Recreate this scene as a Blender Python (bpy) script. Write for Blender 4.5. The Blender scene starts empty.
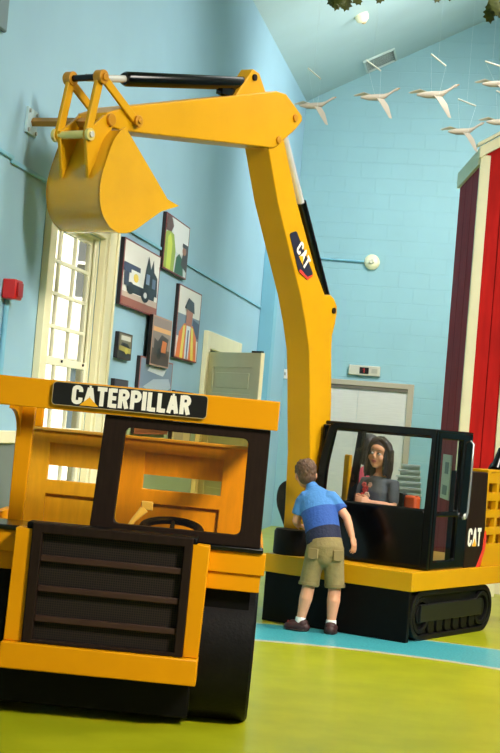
import bpy, bmesh, math, random
from mathutils import Vector, Matrix, Euler
R = math.radians
random.seed(7)
C = bpy.context.scene.collection
scene = bpy.context.scene

# ------------------------------------------------------------------ camera
cam_d = bpy.data.cameras.new('camera')
cam = bpy.data.objects.new('camera', cam_d); C.objects.link(cam)
cam_d.sensor_fit = 'VERTICAL'; cam_d.sensor_height = 36.0
cam_d.lens = 36.0 * 1560.0 / 753.0
cam_d.clip_end = 200
PITCH = math.atan(44.5 / 1560.0)
cam.matrix_world = Matrix.Translation((0, 0, 1.4)) @ Matrix.Rotation(R(90) + PITCH, 4, 'X') @ Matrix.Rotation(R(4.8), 4, 'Z')
scene.camera = cam
scene.view_settings.view_transform = 'Standard'
scene.view_settings.look = 'None'
scene.view_settings.gamma = 1.0
scene.view_settings.use_curve_mapping = False
scene.view_settings.exposure = -0.4

# ------------------------------------------------------------------ light
world = bpy.data.worlds.new('world'); scene.world = world; world.use_nodes = True
bg = world.node_tree.nodes['Background']
bg.inputs[0].default_value = (0.95, 0.98, 1.0, 1); bg.inputs[1].default_value = 0.22

def lamp(name, kind, loc, aim, energy, color=(1, 1, 1), size=1.0, size_y=None, angle=None, spread=180):
    d = bpy.data.lights.new(name, kind); d.energy = energy; d.color = color
    if kind == 'AREA':
        d.shape = 'RECTANGLE'; d.spread = R(spread); d.size = size; d.size_y = size_y or size
    if angle is not None: d.angle = angle
    o = bpy.data.objects.new(name, d); C.objects.link(o); o.location = loc
    o.rotation_euler = (Vector(aim) - Vector(loc)).to_track_quat('-Z', 'Y').to_euler()
    return o
lamp('sun', 'SUN', (6, 6, 14), (0, 9, 6.5), 28.0, (1, .97, .92), angle=R(1))
lamp('ceiling_lamp_front', 'AREA', (4.6, 2.2, 6.4), (0.3, 8.6, 0.6), 270, (1, .94, .85), 1.8, 1.4, spread=75)
lamp('ceiling_lamp_middle', 'AREA', (4.4, 9.0, 6.6), (0.4, 11.5, 0.6), 190, (1, .94, .85), 1.6, 2.4, spread=90)
lamp('ceiling_lamp_back', 'AREA', (3.4, 16.5, 6.2), (0.8, 20.5, 1.8), 245, (1, .97, .93), 2.0, 2.0, spread=110)
lamp('left_wall_fill', 'AREA', (1.8, 12.5, 5.7), (-1.2, 12.5, 0.6), 60, (1, .98, .95), 1.2, 4.0, spread=120)  # added fill light brightening the left wall, no known fixture
lamp('ceiling_fill', 'AREA', (4.0, 15.0, 4.2), (2.0, 16.0, 8.0), 330, (1, .95, .9), 1.6, 4.0, spread=110)  # added fill light aimed upward to lift the dark ceiling

# ------------------------------------------------------------------ materials
def lin(c):
    return tuple((v / 12.92 if v <= .04045 else ((v + .055) / 1.055) ** 2.4) for v in (x / 255.0 for x in c))
MATS = {}
def mat(name, rgb, rough=.5, metal=0.0, noise=0.0, scale=6.0, bump=0.0, bscale=60.0, coat=0.0, stretch=None, spec=.5):
    if name in MATS: return MATS[name]
    m = bpy.data.materials.new(name); m.use_nodes = True; nt = m.node_tree
    b = nt.nodes['Principled BSDF']; col = lin(rgb)
    b.inputs['Base Color'].default_value = (*col, 1)
    b.inputs['Roughness'].default_value = rough; b.inputs['Metallic'].default_value = metal
    b.inputs['Coat Weight'].default_value = coat
    b.inputs['Specular IOR Level'].default_value = spec
    tc = nt.nodes.new('ShaderNodeTexCoord'); src = tc.outputs['Object']
    if stretch:
        mp = nt.nodes.new('ShaderNodeMapping'); mp.inputs['Scale'].default_value = stretch
        nt.links.new(src, mp.inputs[0]); src = mp.outputs[0]
    if noise:
        n = nt.nodes.new('ShaderNodeTexNoise'); n.inputs['Scale'].default_value = scale; n.inputs['Detail'].default_value = 5
        nt.links.new(src, n.inputs['Vector'])
        r = nt.nodes.new('ShaderNodeValToRGB')
        r.color_ramp.elements[0].position = .3; r.color_ramp.elements[1].position = .7
        r.color_ramp.elements[0].color = (*[max(0, c * (1 - noise)) for c in col], 1)
        r.color_ramp.elements[1].color = (*[min(1, c * (1 + noise * .7)) for c in col], 1)
        nt.links.new(n.outputs[0], r.inputs[0]); nt.links.new(r.outputs[0], b.inputs['Base Color'])
    if bump:
        n2 = nt.nodes.new('ShaderNodeTexNoise'); n2.inputs['Scale'].default_value = bscale
        nt.links.new(src, n2.inputs['Vector'])
        bm = nt.nodes.new('ShaderNodeBump'); bm.inputs['Strength'].default_value = bump; bm.inputs['Distance'].default_value = .01
        nt.links.new(n2.outputs[0], bm.inputs['Height']); nt.links.new(bm.outputs[0], b.inputs['Normal'])
    MATS[name] = m
    return m
def glass(name, rgb, alpha_mix=.9, rough=.02):
    m = bpy.data.materials.new(name); m.use_nodes = True; nt = m.node_tree; nt.nodes.clear()
    o = nt.nodes.new('ShaderNodeOutputMaterial'); t = nt.nodes.new('ShaderNodeBsdfTransparent')
    g = nt.nodes.new('ShaderNodeBsdfGlossy'); g.inputs['Roughness'].default_value = rough
    t.inputs[0].default_value = (*lin(rgb), 1)
    f = nt.nodes.new('ShaderNodeFresnel'); f.inputs[0].default_value = 1.5
    mx = nt.nodes.new('ShaderNodeMixShader')
    ge = nt.nodes.new('ShaderNodeNewGeometry'); iv = nt.nodes.new('ShaderNodeMath'); iv.operation = 'SUBTRACT'; iv.inputs[0].default_value = 1
    mu = nt.nodes.new('ShaderNodeMath'); mu.operation = 'MULTIPLY'
    nt.links.new(ge.outputs['Backfacing'], iv.inputs[1]); nt.links.new(iv.outputs[0], mu.inputs[0]); nt.links.new(f.outputs[0], mu.inputs[1])
    nt.links.new(mu.outputs[0], mx.inputs[0]); nt.links.new(t.outputs[0], mx.inputs[1]); nt.links.new(g.outputs[0], mx.inputs[2])
    nt.links.new(mx.outputs[0], o.inputs[0]); MATS[name] = m
    return m

YEL = mat('yellow_paint', (226, 150, 0), .45, noise=.05, scale=3, bump=.03, spec=.18)
YEL2 = mat('machine_yellow_paint', (208, 152, 10), .38, noise=.05, scale=3, bump=.03, spec=.25)
WOODY = mat('amber_wood_panel', (232, 164, 12), .45, noise=.1, scale=5, stretch=(6, 6, 1.2), coat=.15)
BLACK = mat('black_paint', (9, 8, 7), .5, noise=.2, scale=20, spec=.12)
GLOSS = mat('gloss_black', (6, 6, 6), .2, coat=.05, spec=.3)
RUBBER = mat('black_rubber', (17, 16, 15), .5, noise=.25, scale=14, bump=.15, spec=.15)
BROWN = mat('dark_brown_stain', (36, 24, 17), .5, noise=.25, scale=8, stretch=(8, 8, 1), spec=.15)
BROWNH = mat('dark_brown_bar', (62, 42, 32), .5, noise=.2, scale=8, stretch=(1, 8, 8), spec=.2)
CHROME = mat('chrome', (236, 233, 226), .25, metal=.45)
STEEL = mat('steel', (190, 186, 176), .3, metal=.8)
WHITE = mat('white_paint', (240, 238, 230), .4)
CREAM = mat('cream_paint', (238, 231, 190), .45, noise=.04, scale=3)
SASH = mat('window_cream', (240, 236, 205), .4)
DOORC = mat('door_cream', (205, 203, 168), .45, noise=.03)
SIGNW = mat('letter_white', (246, 240, 222), .5)
SIGNY = mat('letter_yellow', (246, 176, 20), .45)
SIGNB = mat('sign_black', (20, 17, 16), .35)
NAVY = mat('badge_navy', (34, 34, 54), .4)
REDP = mat('badge_red', (226, 62, 46), .4)
REDB = mat('alarm_red', (190, 22, 22), .35, coat=.2)
GLASSC = glass('clear_glass', (248, 250, 249))
GLASSO = glass('amber_tinted_glass', (255, 238, 190))
SKIN = mat('skin_light', (222, 158, 122), .5, noise=.06, scale=20)
SKIN2 = mat('skin_tan', (226, 160, 122), .5, noise=.06, scale=20)
EYEW = mat('eye_white', (206, 196, 188), .35)
EYED = mat('eye_dark', (30, 20, 16), .2)
LIPS = mat('lips', (150, 62, 58), .45)
ROPE = mat('thin_thread', (205, 226, 228), .6)

def wall_material(name, rgb, block=None, rough=.6):
    m = mat(name, rgb, rough, noise=.05, scale=1.2); nt = m.node_tree; b = nt.nodes['Principled BSDF']
    if block:
        tc = nt.nodes.new('ShaderNodeTexCoord'); br = nt.nodes.new('ShaderNodeTexBrick')
        br.inputs['Scale'].default_value = 1.0; br.inputs['Brick Width'].default_value = .42; br.inputs['Row Height'].default_value = .21
        br.inputs['Mortar Size'].default_value = .005; br.inputs['Mortar Smooth'].default_value = .6
        br.inputs['Color1'].default_value = (1, 1, 1, 1); br.inputs['Color2'].default_value = (1, 1, 1, 1); br.inputs['Mortar'].default_value = (0, 0, 0, 1)
        mp = nt.nodes.new('ShaderNodeMapping'); mp.inputs['Rotation'].default_value = (R(-90), 0, 0)
        nt.links.new(tc.outputs['Object'], mp.inputs[0]); nt.links.new(mp.outputs[0], br.inputs['Vector'])
        bm = nt.nodes.new('ShaderNodeBump'); bm.inputs['Strength'].default_value = .5; bm.inputs['Distance'].default_value = .008
        nt.links.new(br.outputs['Color'], bm.inputs['Height']); nt.links.new(bm.outputs[0], b.inputs['Normal'])
    else:
        n2 = nt.nodes.new('ShaderNodeTexNoise'); n2.inputs['Scale'].default_value = 18
        bm = nt.nodes.new('ShaderNodeBump'); bm.inputs['Strength'].default_value = .06
        nt.links.new(n2.outputs[0], bm.inputs['Height']); nt.links.new(bm.outputs[0], b.inputs['Normal'])
    return m
WALL = wall_material('blue_plaster', (148, 188, 206))
WALLB = wall_material('blue_block_wall', (144, 187, 195), block=True)
CEIL = wall_material('blue_ceiling', (170, 196, 198))
BLUET = mat('blue_trim_shaded', (122, 180, 200), .5)  # wall blue darkened: shade on chase and raceway put into the colour

def floor_material():
    m = mat('lime_floor', (178, 184, 24), .3, coat=.1); nt = m.node_tree; b = nt.nodes['Principled BSDF']
    tc = nt.nodes.new('ShaderNodeTexCoord')
    sep = nt.nodes.new('ShaderNodeSeparateXYZ'); nt.links.new(tc.outputs['Object'], sep.inputs[0])
    cmb = nt.nodes.new('ShaderNodeCombineXYZ')
    nt.links.new(sep.outputs[0], cmb.inputs[0]); nt.links.new(sep.outputs[1], cmb.inputs[1])
    vd = nt.nodes.new('ShaderNodeVectorMath'); vd.operation = 'DISTANCE'; vd.inputs[1].default_value = (.3, 7.35, 0)
    nt.links.new(cmb.outputs[0], vd.inputs[0])
    mr = nt.nodes.new('ShaderNodeMapRange'); mr.inputs[1].default_value = 0; mr.inputs[2].default_value = 5
    nt.links.new(vd.outputs['Value'], mr.inputs[0])
    def speck(c1, c2, sc):
        n = nt.nodes.new('ShaderNodeTexNoise'); n.inputs['Scale'].default_value = sc; n.inputs['Detail'].default_value = 6
        nt.links.new(tc.outputs['Object'], n.inputs['Vector'])
        r = nt.nodes.new('ShaderNodeValToRGB'); r.color_ramp.elements[0].position = .35; r.color_ramp.elements[1].position = .65
        r.color_ramp.elements[0].color = (*lin(c1), 1); r.color_ramp.elements[1].color = (*lin(c2), 1)
        nt.links.new(n.outputs[0], r.inputs[0]); return r.outputs[0]
    green = speck((152, 158, 10), (167, 172, 18), 3.0)
    blue = speck((46, 150, 162), (82, 178, 186), 60.0)
    pale = speck((180, 182, 150), (196, 196, 168), 30.0)
    def ramp(stops):
        r = nt.nodes.new('ShaderNodeValToRGB'); r.color_ramp.interpolation = 'CONSTANT'
        e = r.color_ramp.elements
        e[0].position = 0; e[0].color = (0, 0, 0, 1); e[1].position = stops[0] / 5; e[1].color = (1, 1, 1, 1)
        x = e.new(stops[1] / 5); x.color = (0, 0, 0, 1)
        nt.links.new(mr.outputs[0], r.inputs[0]); return r.outputs[0]
    def mix(fac, a, c):
        x = nt.nodes.new('ShaderNodeMix'); x.data_type = 'RGBA'
        nt.links.new(fac, x.inputs[0]); nt.links.new(a, x.inputs[6]); nt.links.new(c, x.inputs[7]); return x.outputs[2]
    c1 = mix(ramp((2.69, 3.60)), green, pale)
    c2 = mix(ramp((2.77, 3.56)), c1, blue)
    nt.links.new(c2, b.inputs['Base Color'])
    n = nt.nodes.new('ShaderNodeTexNoise'); n.inputs['Scale'].default_value = 7
    r = nt.nodes.new('ShaderNodeMapRange'); r.inputs[3].default_value = .26; r.inputs[4].default_value = .5
    nt.links.new(n.outputs[0], r.inputs[0]); nt.links.new(r.outputs[0], b.inputs['Roughness'])
    return m
FLOOR = floor_material()

def plank_material(name, rgb, width, axis):
    m = mat(name, rgb, .7, noise=.22, scale=4, stretch=(3, 3, .5), spec=.12); nt = m.node_tree; b = nt.nodes['Principled BSDF']
    tc = nt.nodes.new('ShaderNodeTexCoord'); sep = nt.nodes.new('ShaderNodeSeparateXYZ'); nt.links.new(tc.outputs['Object'], sep.inputs[0])
    d = nt.nodes.new('ShaderNodeMath'); d.operation = 'DIVIDE'; d.inputs[1].default_value = width
    f = nt.nodes.new('ShaderNodeMath'); f.operation = 'FRACT'
    nt.links.new(sep.outputs[axis], d.inputs[0]); nt.links.new(d.outputs[0], f.inputs[0])
    r = nt.nodes.new('ShaderNodeValToRGB'); e = r.color_ramp.elements
    e[0].position = 0; e[0].color = (0, 0, 0, 1); e[1].position = .05; e[1].color = (1, 1, 1, 1)
    nt.links.new(f.outputs[0], r.inputs[0])
    bm = nt.nodes.new('ShaderNodeBump'); bm.inputs['Strength'].default_value = 1; bm.inputs['Distance'].default_value = .012
    nt.links.new(r.outputs[0], bm.inputs['Height']); nt.links.new(bm.outputs[0], b.inputs['Normal'])
    old = b.inputs['Base Color'].links[0].from_socket
    x = nt.nodes.new('ShaderNodeMix'); x.data_type = 'RGBA'; x.blend_type = 'MULTIPLY'; x.inputs[0].default_value = .75
    nt.links.new(old, x.inputs[6]); nt.links.new(r.outputs[0], x.inputs[7]); nt.links.new(x.outputs[2], b.inputs['Base Color'])
    return m
BARNR = plank_material('barn_red_boards', (190, 28, 24), .20, 0)
BARNS = plank_material('barn_red_boards_shaded', (146, 30, 40), .48, 1)  # side wall boards: same red, with its shade put into the colour

def mesh_material():
    m = mat('perforated_black_mesh', (40, 32, 26), .6, spec=.2); nt = m.node_tree; b = nt.nodes['Principled BSDF']
    tc = nt.nodes.new('ShaderNodeTexCoord'); sep = nt.nodes.new('ShaderNodeSeparateXYZ'); nt.links.new(tc.outputs['Object'], sep.inputs[0])
    outs = []
    for ax in (0, 2):
        a = nt.nodes.new('ShaderNodeMath'); a.operation = 'MULTIPLY'; a.inputs[1].default_value = 2 * math.pi / .0105
        s = nt.nodes.new('ShaderNodeMath'); s.operation = 'SINE'
        nt.links.new(sep.outputs[ax], a.inputs[0]); nt.links.new(a.outputs[0], s.inputs[0]); outs.append(s.outputs[0])
    p = nt.nodes.new('ShaderNodeMath'); p.operation = 'MAXIMUM'
    nt.links.new(outs[0], p.inputs[0]); nt.links.new(outs[1], p.inputs[1])
    r = nt.nodes.new('ShaderNodeValToRGB'); e = r.color_ramp.elements
    e[0].position = .35; e[0].color = (.004, .004, .004, 1); e[1].position = .75; e[1].color = (*lin((48, 37, 28)), 1)
    nt.links.new(p.outputs[0], r.inputs[0]); nt.links.new(r.outputs[0], b.inputs['Base Color'])
    return m
MESHM = mesh_material()

def banded_material(name, stops, axis_dir, origin, rough=.8):
    """constant colour blocks along a direction in object space (a dyed fabric)"""
    m = mat(name, stops[0][1], rough); nt = m.node_tree; b = nt.nodes['Principled BSDF']
    tc = nt.nodes.new('ShaderNodeTexCoord')
    sub = nt.nodes.new('ShaderNodeVectorMath'); sub.operation = 'SUBTRACT'; sub.inputs[1].default_value = origin
    dot = nt.nodes.new('ShaderNodeVectorMath'); dot.operation = 'DOT_PRODUCT'; dot.inputs[1].default_value = axis_dir
    nt.links.new(tc.outputs['Object'], sub.inputs[0]); nt.links.new(sub.outputs[0], dot.inputs[0])
    r = nt.nodes.new('ShaderNodeValToRGB'); r.color_ramp.interpolation = 'CONSTANT'; e = r.color_ramp.elements
    while len(e) < len(stops): e.new(1)
    for k, (p, c) in enumerate(stops):
        e[k].position = p; e[k].color = (*lin(c), 1)
    nt.links.new(dot.outputs['Value'], r.inputs[0]); nt.links.new(r.outputs[0], b.inputs['Base Color'])
    n = nt.nodes.new('ShaderNodeTexNoise'); n.inputs['Scale'].default_value = 22
    bm = nt.nodes.new('ShaderNodeBump'); bm.inputs['Strength'].default_value = .5; bm.inputs['Distance'].default_value = .01
    nt.links.new(n.outputs[0], bm.inputs['Height']); nt.links.new(bm.outputs[0], b.inputs['Normal'])
    return m

# ------------------------------------------------------------------ mesh builder
class MB:
    def __init__(s): s.v = []; s.f = []; s.m = []
    def add(s, verts, faces, mi=0):
        o = len(s.v); s.v += [tuple(p) for p in verts]
        s.f += [tuple(i + o for i in f) for f in faces]; s.m += [mi] * len(faces); return s
    def box(s, x0, x1, y0, y1, z0, z1, M=None, mi=0):
        vs = [Vector((x, y, z)) for z in (z0, z1) for y in (y0, y1) for x in (x0, x1)]
        if M: vs = [M @ p for p in vs]
        return s.add(vs, [(0, 2, 3, 1), (4, 5, 7, 6), (0, 1, 5, 4), (2, 6, 7, 3), (0, 4, 6, 2), (1, 3, 7, 5)], mi)
    def prism(s, poly, a0, a1, fn, mi=0):
        n = len(poly)
        vs = [fn(u, v, a0) for u, v in poly] + [fn(u, v, a1) for u, v in poly]
        return s.add(vs, [tuple(range(n)), tuple(range(2 * n - 1, n - 1, -1))] + [(i, i + n, (i + 1) % n + n, (i + 1) % n) for i in range(n)], mi)
    def ring(s, outer, inner, a0, a1, fn, mi=0):
        n = len(outer); vs = []
        for a in (a0, a1):
            vs += [fn(u, v, a) for u, v in outer]; vs += [fn(u, v, a) for u, v in inner]
        fs = []
        for i in range(n):
            j = (i + 1) % n
            fs += [(i, j, n + j, n + i), (2 * n + j, 2 * n + i, 3 * n + i, 3 * n + j), (i, 2 * n + i, 2 * n + j, j), (n + j, 3 * n + j, 3 * n + i, n + i)]
        return s.add(vs, fs, mi)
    def cells(s, us, vs_, solid, a0, a1, fn, mi=0):
        nu, nv = len(us) - 1, len(vs_) - 1
        S = lambda i, j: 0 <= i < nu and 0 <= j < nv and solid(i, j)
        idx = {}; V = []; F = []
        def g(i, j, k):
            if (i, j, k) not in idx: idx[(i, j, k)] = len(V); V.append(fn(us[i], vs_[j], (a0, a1)[k]))
            return idx[(i, j, k)]
        for i in range(nu):
            for j in range(nv):
                if not S(i, j): continue
                F += [(g(i, j, 0), g(i + 1, j, 0), g(i + 1, j + 1, 0), g(i, j + 1, 0)), (g(i, j, 1), g(i, j + 1, 1), g(i + 1, j + 1, 1), g(i + 1, j, 1))]
                if not S(i - 1, j): F.append((g(i, j, 0), g(i, j + 1, 0), g(i, j + 1, 1), g(i, j, 1)))
                if not S(i + 1, j): F.append((g(i + 1, j, 0), g(i + 1, j, 1), g(i + 1, j + 1, 1), g(i + 1, j + 1, 0)))
                if not S(i, j - 1): F.append((g(i, j, 0), g(i, j, 1), g(i + 1, j, 1), g(i + 1, j, 0)))
                if not S(i, j + 1): F.append((g(i, j + 1, 0), g(i + 1, j + 1, 0), g(i + 1, j + 1, 1), g(i, j + 1, 1)))
        return s.add(V, F, mi)
    def tube(s, pts, rads, seg=14, caps=True, squash=None, mi=0, round_ends=False):
        pts = [Vector(p) for p in pts]
        if not hasattr(rads, '__len__'): rads = [rads] * len(pts)
        rads = list(rads)
        if round_ends:
            d0 = (pts[0] - pts[1]).normalized(); d1 = (pts[-1] - pts[-2]).normalized(); r0, r1 = rads[0], rads[-1]
            rr = lambda r: min(r) if hasattr(r, '__len__') else r
            sc = lambda r, k: tuple(x * k for x in r) if hasattr(r, '__len__') else r * k
            pre = [(pts[0] + d0 * rr(r0) * math.sin(a), sc(r0, math.cos(a))) for a in (1.45, 1.1, .7, .35)]
            post = [(pts[-1] + d1 * rr(r1) * math.sin(a), sc(r1, math.cos(a))) for a in (.35, .7, 1.1, 1.45)]
            pts = [p for p, _ in pre] + pts + [p for p, _ in post]; rads = [r for _, r in pre] + rads + [r for _, r in post]
        n = len(pts); V = []; up = None
        for i, p in enumerate(pts):
            t = (pts[min(i + 1, n - 1)] - pts[max(i - 1, 0)])
            t = t.normalized() if t.length > 1e-9 else Vector((0, 0, 1))
            if up is None:
                ref = Vector(squash) if squash else (Vector((0, 1, 0)) if abs(t.y) < .9 else Vector((1, 0, 0)))
                up = (ref - t * ref.dot(t)).normalized()
            else: up = (up - t * up.dot(t)).normalized()
            sd = t.cross(up); r = rads[i]
            ra, rb = (r if hasattr(r, '__len__') else (r, r))
            for k in range(seg):
                a = 2 * math.pi * k / seg
                V.append(p + sd * (math.cos(a) * ra) + up * (math.sin(a) * rb))
        F = [(i * seg + k, i * seg + (k + 1) % seg, (i + 1) * seg + (k + 1) % seg, (i + 1) * seg + k) for i in range(n - 1) for k in range(seg)]
        if caps: F += [tuple(range(seg - 1, -1, -1)), tuple((n - 1) * seg + k for k in range(seg))]
        return s.add(V, F, mi)
    def cyl(s, p, q, r, seg=20, mi=0): return s.tube([p, q], [r, r], seg, mi=mi)
    def ell(s, c, r, M=None, seg=18, rings=12, mi=0, zmin=-1.0):
        V = []; F = []
        for i in range(rings + 1):
            th = math.pi * i / rings; z = max(math.cos(th), zmin)
            for k in range(seg):
                a = 2 * math.pi * k / seg
                p = Vector((math.sin(th) * math.cos(a) * r[0], math.sin(th) * math.sin(a) * r[1], z * r[2]))
                if i in (0, rings): p = p * 1.0 + Vector((math.cos(a), math.sin(a), 0)) * 1e-5
                V.append((M @ p if M else p) + Vector(c))
        F = [(i * seg + k, (i + 1) * seg + k, (i + 1) * seg + (k + 1) % seg, i * seg + (k + 1) % seg) for i in range(rings) for k in range(seg)]
        return s.add(V, F, mi)
    def build(s, name, mats, parent=None, smooth=35, bevel=0, remesh=0, smoothit=0, label=None):
        me = bpy.data.meshes.new(name); me.from_pydata(s.v, [], s.f)
        bm = bmesh.new(); bm.from_mesh(me)
        bmesh.ops.recalc_face_normals(bm, faces=bm.faces)
        if smooth:
            for e in bm.edges:
                e.smooth = len(e.link_faces) == 2 and e.calc_face_angle(0) < R(smooth)
            for f in bm.faces: f.smooth = True
        bm.to_mesh(me); bm.free()
        if not isinstance(mats, (list, tuple)): mats = [mats]
        for m in mats: me.materials.append(m)
        if len(mats) > 1 and len(me.polygons) == len(s.m): me.polygons.foreach_set('material_index', s.m)
        o = bpy.data.objects.new(name, me); C.objects.link(o)
        if parent: o.parent = parent
        if bevel:
            b = o.modifiers.new('bevel', 'BEVEL'); b.width = bevel; b.segments = 2; b.limit_method = 'ANGLE'; b.angle_limit = R(40)
        if remesh:
            r = o.modifiers.new('remesh', 'REMESH'); r.mode = 'VOXEL'; r.voxel_size = remesh; r.use_smooth_shade = True
            if smoothit:
                q = o.modifiers.new('smooth', 'SMOOTH'); q.factor = .5; q.iterations = smoothit
        if label: o['label'] = label
        return o
def tag(o, label, cat, group=None):
    o['label'] = label; o['category'] = cat
    if group: o['group'] = group
    return o
def struct(o): o['kind'] = 'structure'; return o
def thing(name, loc, label, cat, rz=0, group=None):
    o = bpy.data.objects.new(name, None); C.objects.link(o); o.location = loc; o.rotation_euler = (0, 0, rz); o.empty_display_size = .1
    return tag(o, label, cat, group)
XZ = lambda u, v, a: Vector((u, a, v))        # polygon in x-z, thickness in y
YZ = lambda u, v, a: Vector((a, u, v))        # polygon in y-z, thickness in x
XY = lambda u, v, a: Vector((u, v, a))
def rrect(x0, x1, y0, y1, r, n=5):
    if not hasattr(r, '__len__'): r = [r] * 4
    P = []
    for (cx, cy, a0, rr) in ((x1 - r[0], y1 - r[0], 0, r[0]), (x0 + r[1], y1 - r[1], 90, r[1]), (x0 + r[2], y0 + r[2], 180, r[2]), (x1 - r[3], y0 + r[3], 270, r[3])):
        for k in range(n + 1):
            a = R(a0 + 90 * k / n); P.append((cx + rr * math.cos(a), cy + rr * math.sin(a)))
    return P
def rpoly(pts, rad, n=5):
    """polygon with rounded corners; the same count of points for the same corner count"""
    out = []; m = len(pts)
    if not hasattr(rad, '__len__'): rad = [rad] * m
    for i in range(m):
        p = Vector(pts[i]); a = (Vector(pts[i - 1]) - p); b = (Vector(pts[(i + 1) % m]) - p)
        d = min(rad[i], a.length * .49, b.length * .49); A = p + a.normalized() * d; B = p + b.normalized() * d
        for k in range(n + 1):
            t = k / n; q = A * (1 - t) ** 2 + p * 2 * t * (1 - t) + B * t * t; out.append((q.x, q.y))
    return out
def circle(cx, cy, r, n=28): return [(cx + r * math.cos(2 * math.pi * k / n), cy + r * math.sin(2 * math.pi * k / n)) for k in range(n)]

# block letters: each a list of stroked centre lines, cap height 1, stroke .2
def arc(cx, cy, rx, ry, a0, a1, n=6): return [(cx + rx * math.cos(R(a0 + (a1 - a0) * k / n)), cy + ry * math.sin(R(a0 + (a1 - a0) * k / n))) for k in range(n + 1)]
GL = {
 'C': (.56, [[(.46, .66)] + arc(.28, .77, .18, .13, 0, 180) + arc(.28, .23, .18, .13, 180, 360) + [(.46, .36)]]),
 'A': (.60, [[(.09, 0), (.27, .92)], [(.51, 0), (.33, .92)], [(.24, .93), (.36, .93)], [(.16, .3), (.44, .3)]]),
 'a': (.60, [[(.09, 0), (.27, .92)], [(.51, 0), (.33, .92)], [(.24, .93), (.36, .93)]]),
 'T': (.52, [[(0, .91), (.52, .91)], [(.26, 0), (.26, .91)]]),
 'E': (.46, [[(.1, 0), (.1, 1)], [(.1, .91), (.46, .91)], [(.1, .5), (.42, .5)], [(.1, .09), (.46, .09)]]),
 'R': (.56, [[(.1, 0), (.1, 1)], [(.1, .91), (.3, .91)] + arc(.32, .72, .14, .19, 90, -90) + [(.1, .53)], [(.3, .5), (.46, 0)]]),
 'P': (.54, [[(.1, 0), (.1, 1)], [(.1, .91), (.3, .91)] + arc(.32, .7, .14, .21, 90, -90) + [(.1, .49)]]),
 'I': (.20, [[(.1, 0), (.1, 1)]]),
 'L': (.44, [[(.1, 0), (.1, 1)], [(.1, .09), (.44, .09)]]),
}
def word(mb, text, fn, width, height, gap=.06, st=.19):
    total = sum(GL[c][0] for c in text) + gap * (len(text) - 1); sx = width / total; x = 0; pos = []
    depth = 0
    for c in text:
        w, strokes = GL[c]
        pos.append((x * sx, (x + w) * sx))
        for line in strokes:
            pts = [Vector(p) for p in line]; n = len(pts); L = []; Rr = []
            for i, p in enumerate(pts):
                t = (pts[min(i + 1, n - 1)] - pts[max(i - 1, 0)]).normalized(); nn = Vector((-t.y, t.x)) * (st / 2)
                L.append(p + nn); Rr.append(p - nn)
            for i in range(n - 1):
                q = [L[i], L[i + 1], Rr[i + 1], Rr[i]]
                mb.add([fn((x + a.x) * sx, a.y * height, .0002 * (depth % 4)) for a in q], [(0, 1, 2, 3)])
                depth += 1
        x += w + gap
    return pos

# ================================================================== SETTING
S = .155; LEN = math.hypot(1, S)
WX0 = -2.85
DW = Vector((S, 1, 0)) / LEN            # along the left wall, away from the camera
NW = Vector((1, -S, 0)) / LEN           # out of the left wall, into the room
MWL = Matrix(((DW.x, NW.x, 0, WX0), (DW.y, NW.y, 0, 0), (0, 0, 1, 0), (0, 0, 0, 1)))   # local x = along, y = into room, z = up
BY = R(13); CORN = Vector((WX0 + S * 21.35, 21.35, 0))
MWB = Matrix.Translation(CORN) @ Matrix.Rotation(-BY, 4, 'Z')     # local x = to the right along the back wall, y = away, z = up
TC = 21.35 * LEN
def on(o, M): o.matrix_world = M; return o

fl = MB().add([(-3.6, -4, 0), (9, -4, 0), (9, 26, 0), (-3.6, 26, 0)], [(0, 1, 2, 3)]).build('floor', FLOOR, smooth=0); struct(fl)
# left wall with the window opening
WT0, WT1, WZ0, WZ1 = 9.92, 11.16, .75, 2.60
w = MB().cells([-3, WT0, WT1, TC + .3], [0, WZ0, WZ1, 5.85], lambda i, j: not (i == 1 and j == 1), -.09, 0, lambda u, v, a: Vector((u, a, v)))
on(struct(w.build('wall_left', WALL, smooth=0)), MWL)
gab = [(-.3, 0), (9.6, 0), (9.6, 5.9), (5.2, 8.45), (-.3, 5.70)]
on(struct(MB().prism(gab, 0, .25, XZ).build('wall_back', WALLB, smooth=0)), MWB)
# ceiling: two slopes that follow the left wall
def cpt(t, u, dz=0):   # t along wall, u along back-wall direction
    p = Vector((WX0, 0, 0)) + DW * t + Vector((math.cos(BY), -math.sin(BY), 0)) * u
    return Vector((p.x, p.y, 5.85 + (.5 * u if u < 5.2 else 2.6 - .58 * (u - 5.2)) + dz))
cv = [cpt(t, u, dz) for dz in (0, .2) for u in (-.3, 5.2, 9.6) for t in (-2.5, TC + .35)]
on(struct(MB().add(cv, [(0, 1, 3, 2), (2, 3, 5, 4), (6, 8, 9, 7), (8, 10, 11, 9), (0, 6, 7, 1), (4, 5, 11, 10), (0, 2, 8, 6), (2, 4, 10, 8), (1, 7, 9, 3), (3, 9, 11, 5)]).build('ceiling', CEIL, smooth=0)), Matrix())
pr0 = cpt(-2.5, 9.5); pr1 = cpt(TC, 9.5)
rw = MB().add([(pr0.x, pr0.y, 0), (pr1.x, pr1.y, 0), (pr1.x, pr1.y, 6.0), (pr0.x, pr0.y, 6.0), (pr0.x + .2, pr0.y, 0), (pr1.x + .2, pr1.y, 0), (pr1.x + .2, pr1.y, 6.0), (pr0.x + .2, pr0.y, 6.0)],
              [(0, 1, 2, 3), (4, 7, 6, 5), (3, 2, 6, 7), (0, 4, 5, 1)])
struct(rw.build('wall_right', WALL, smooth=0))
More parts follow.
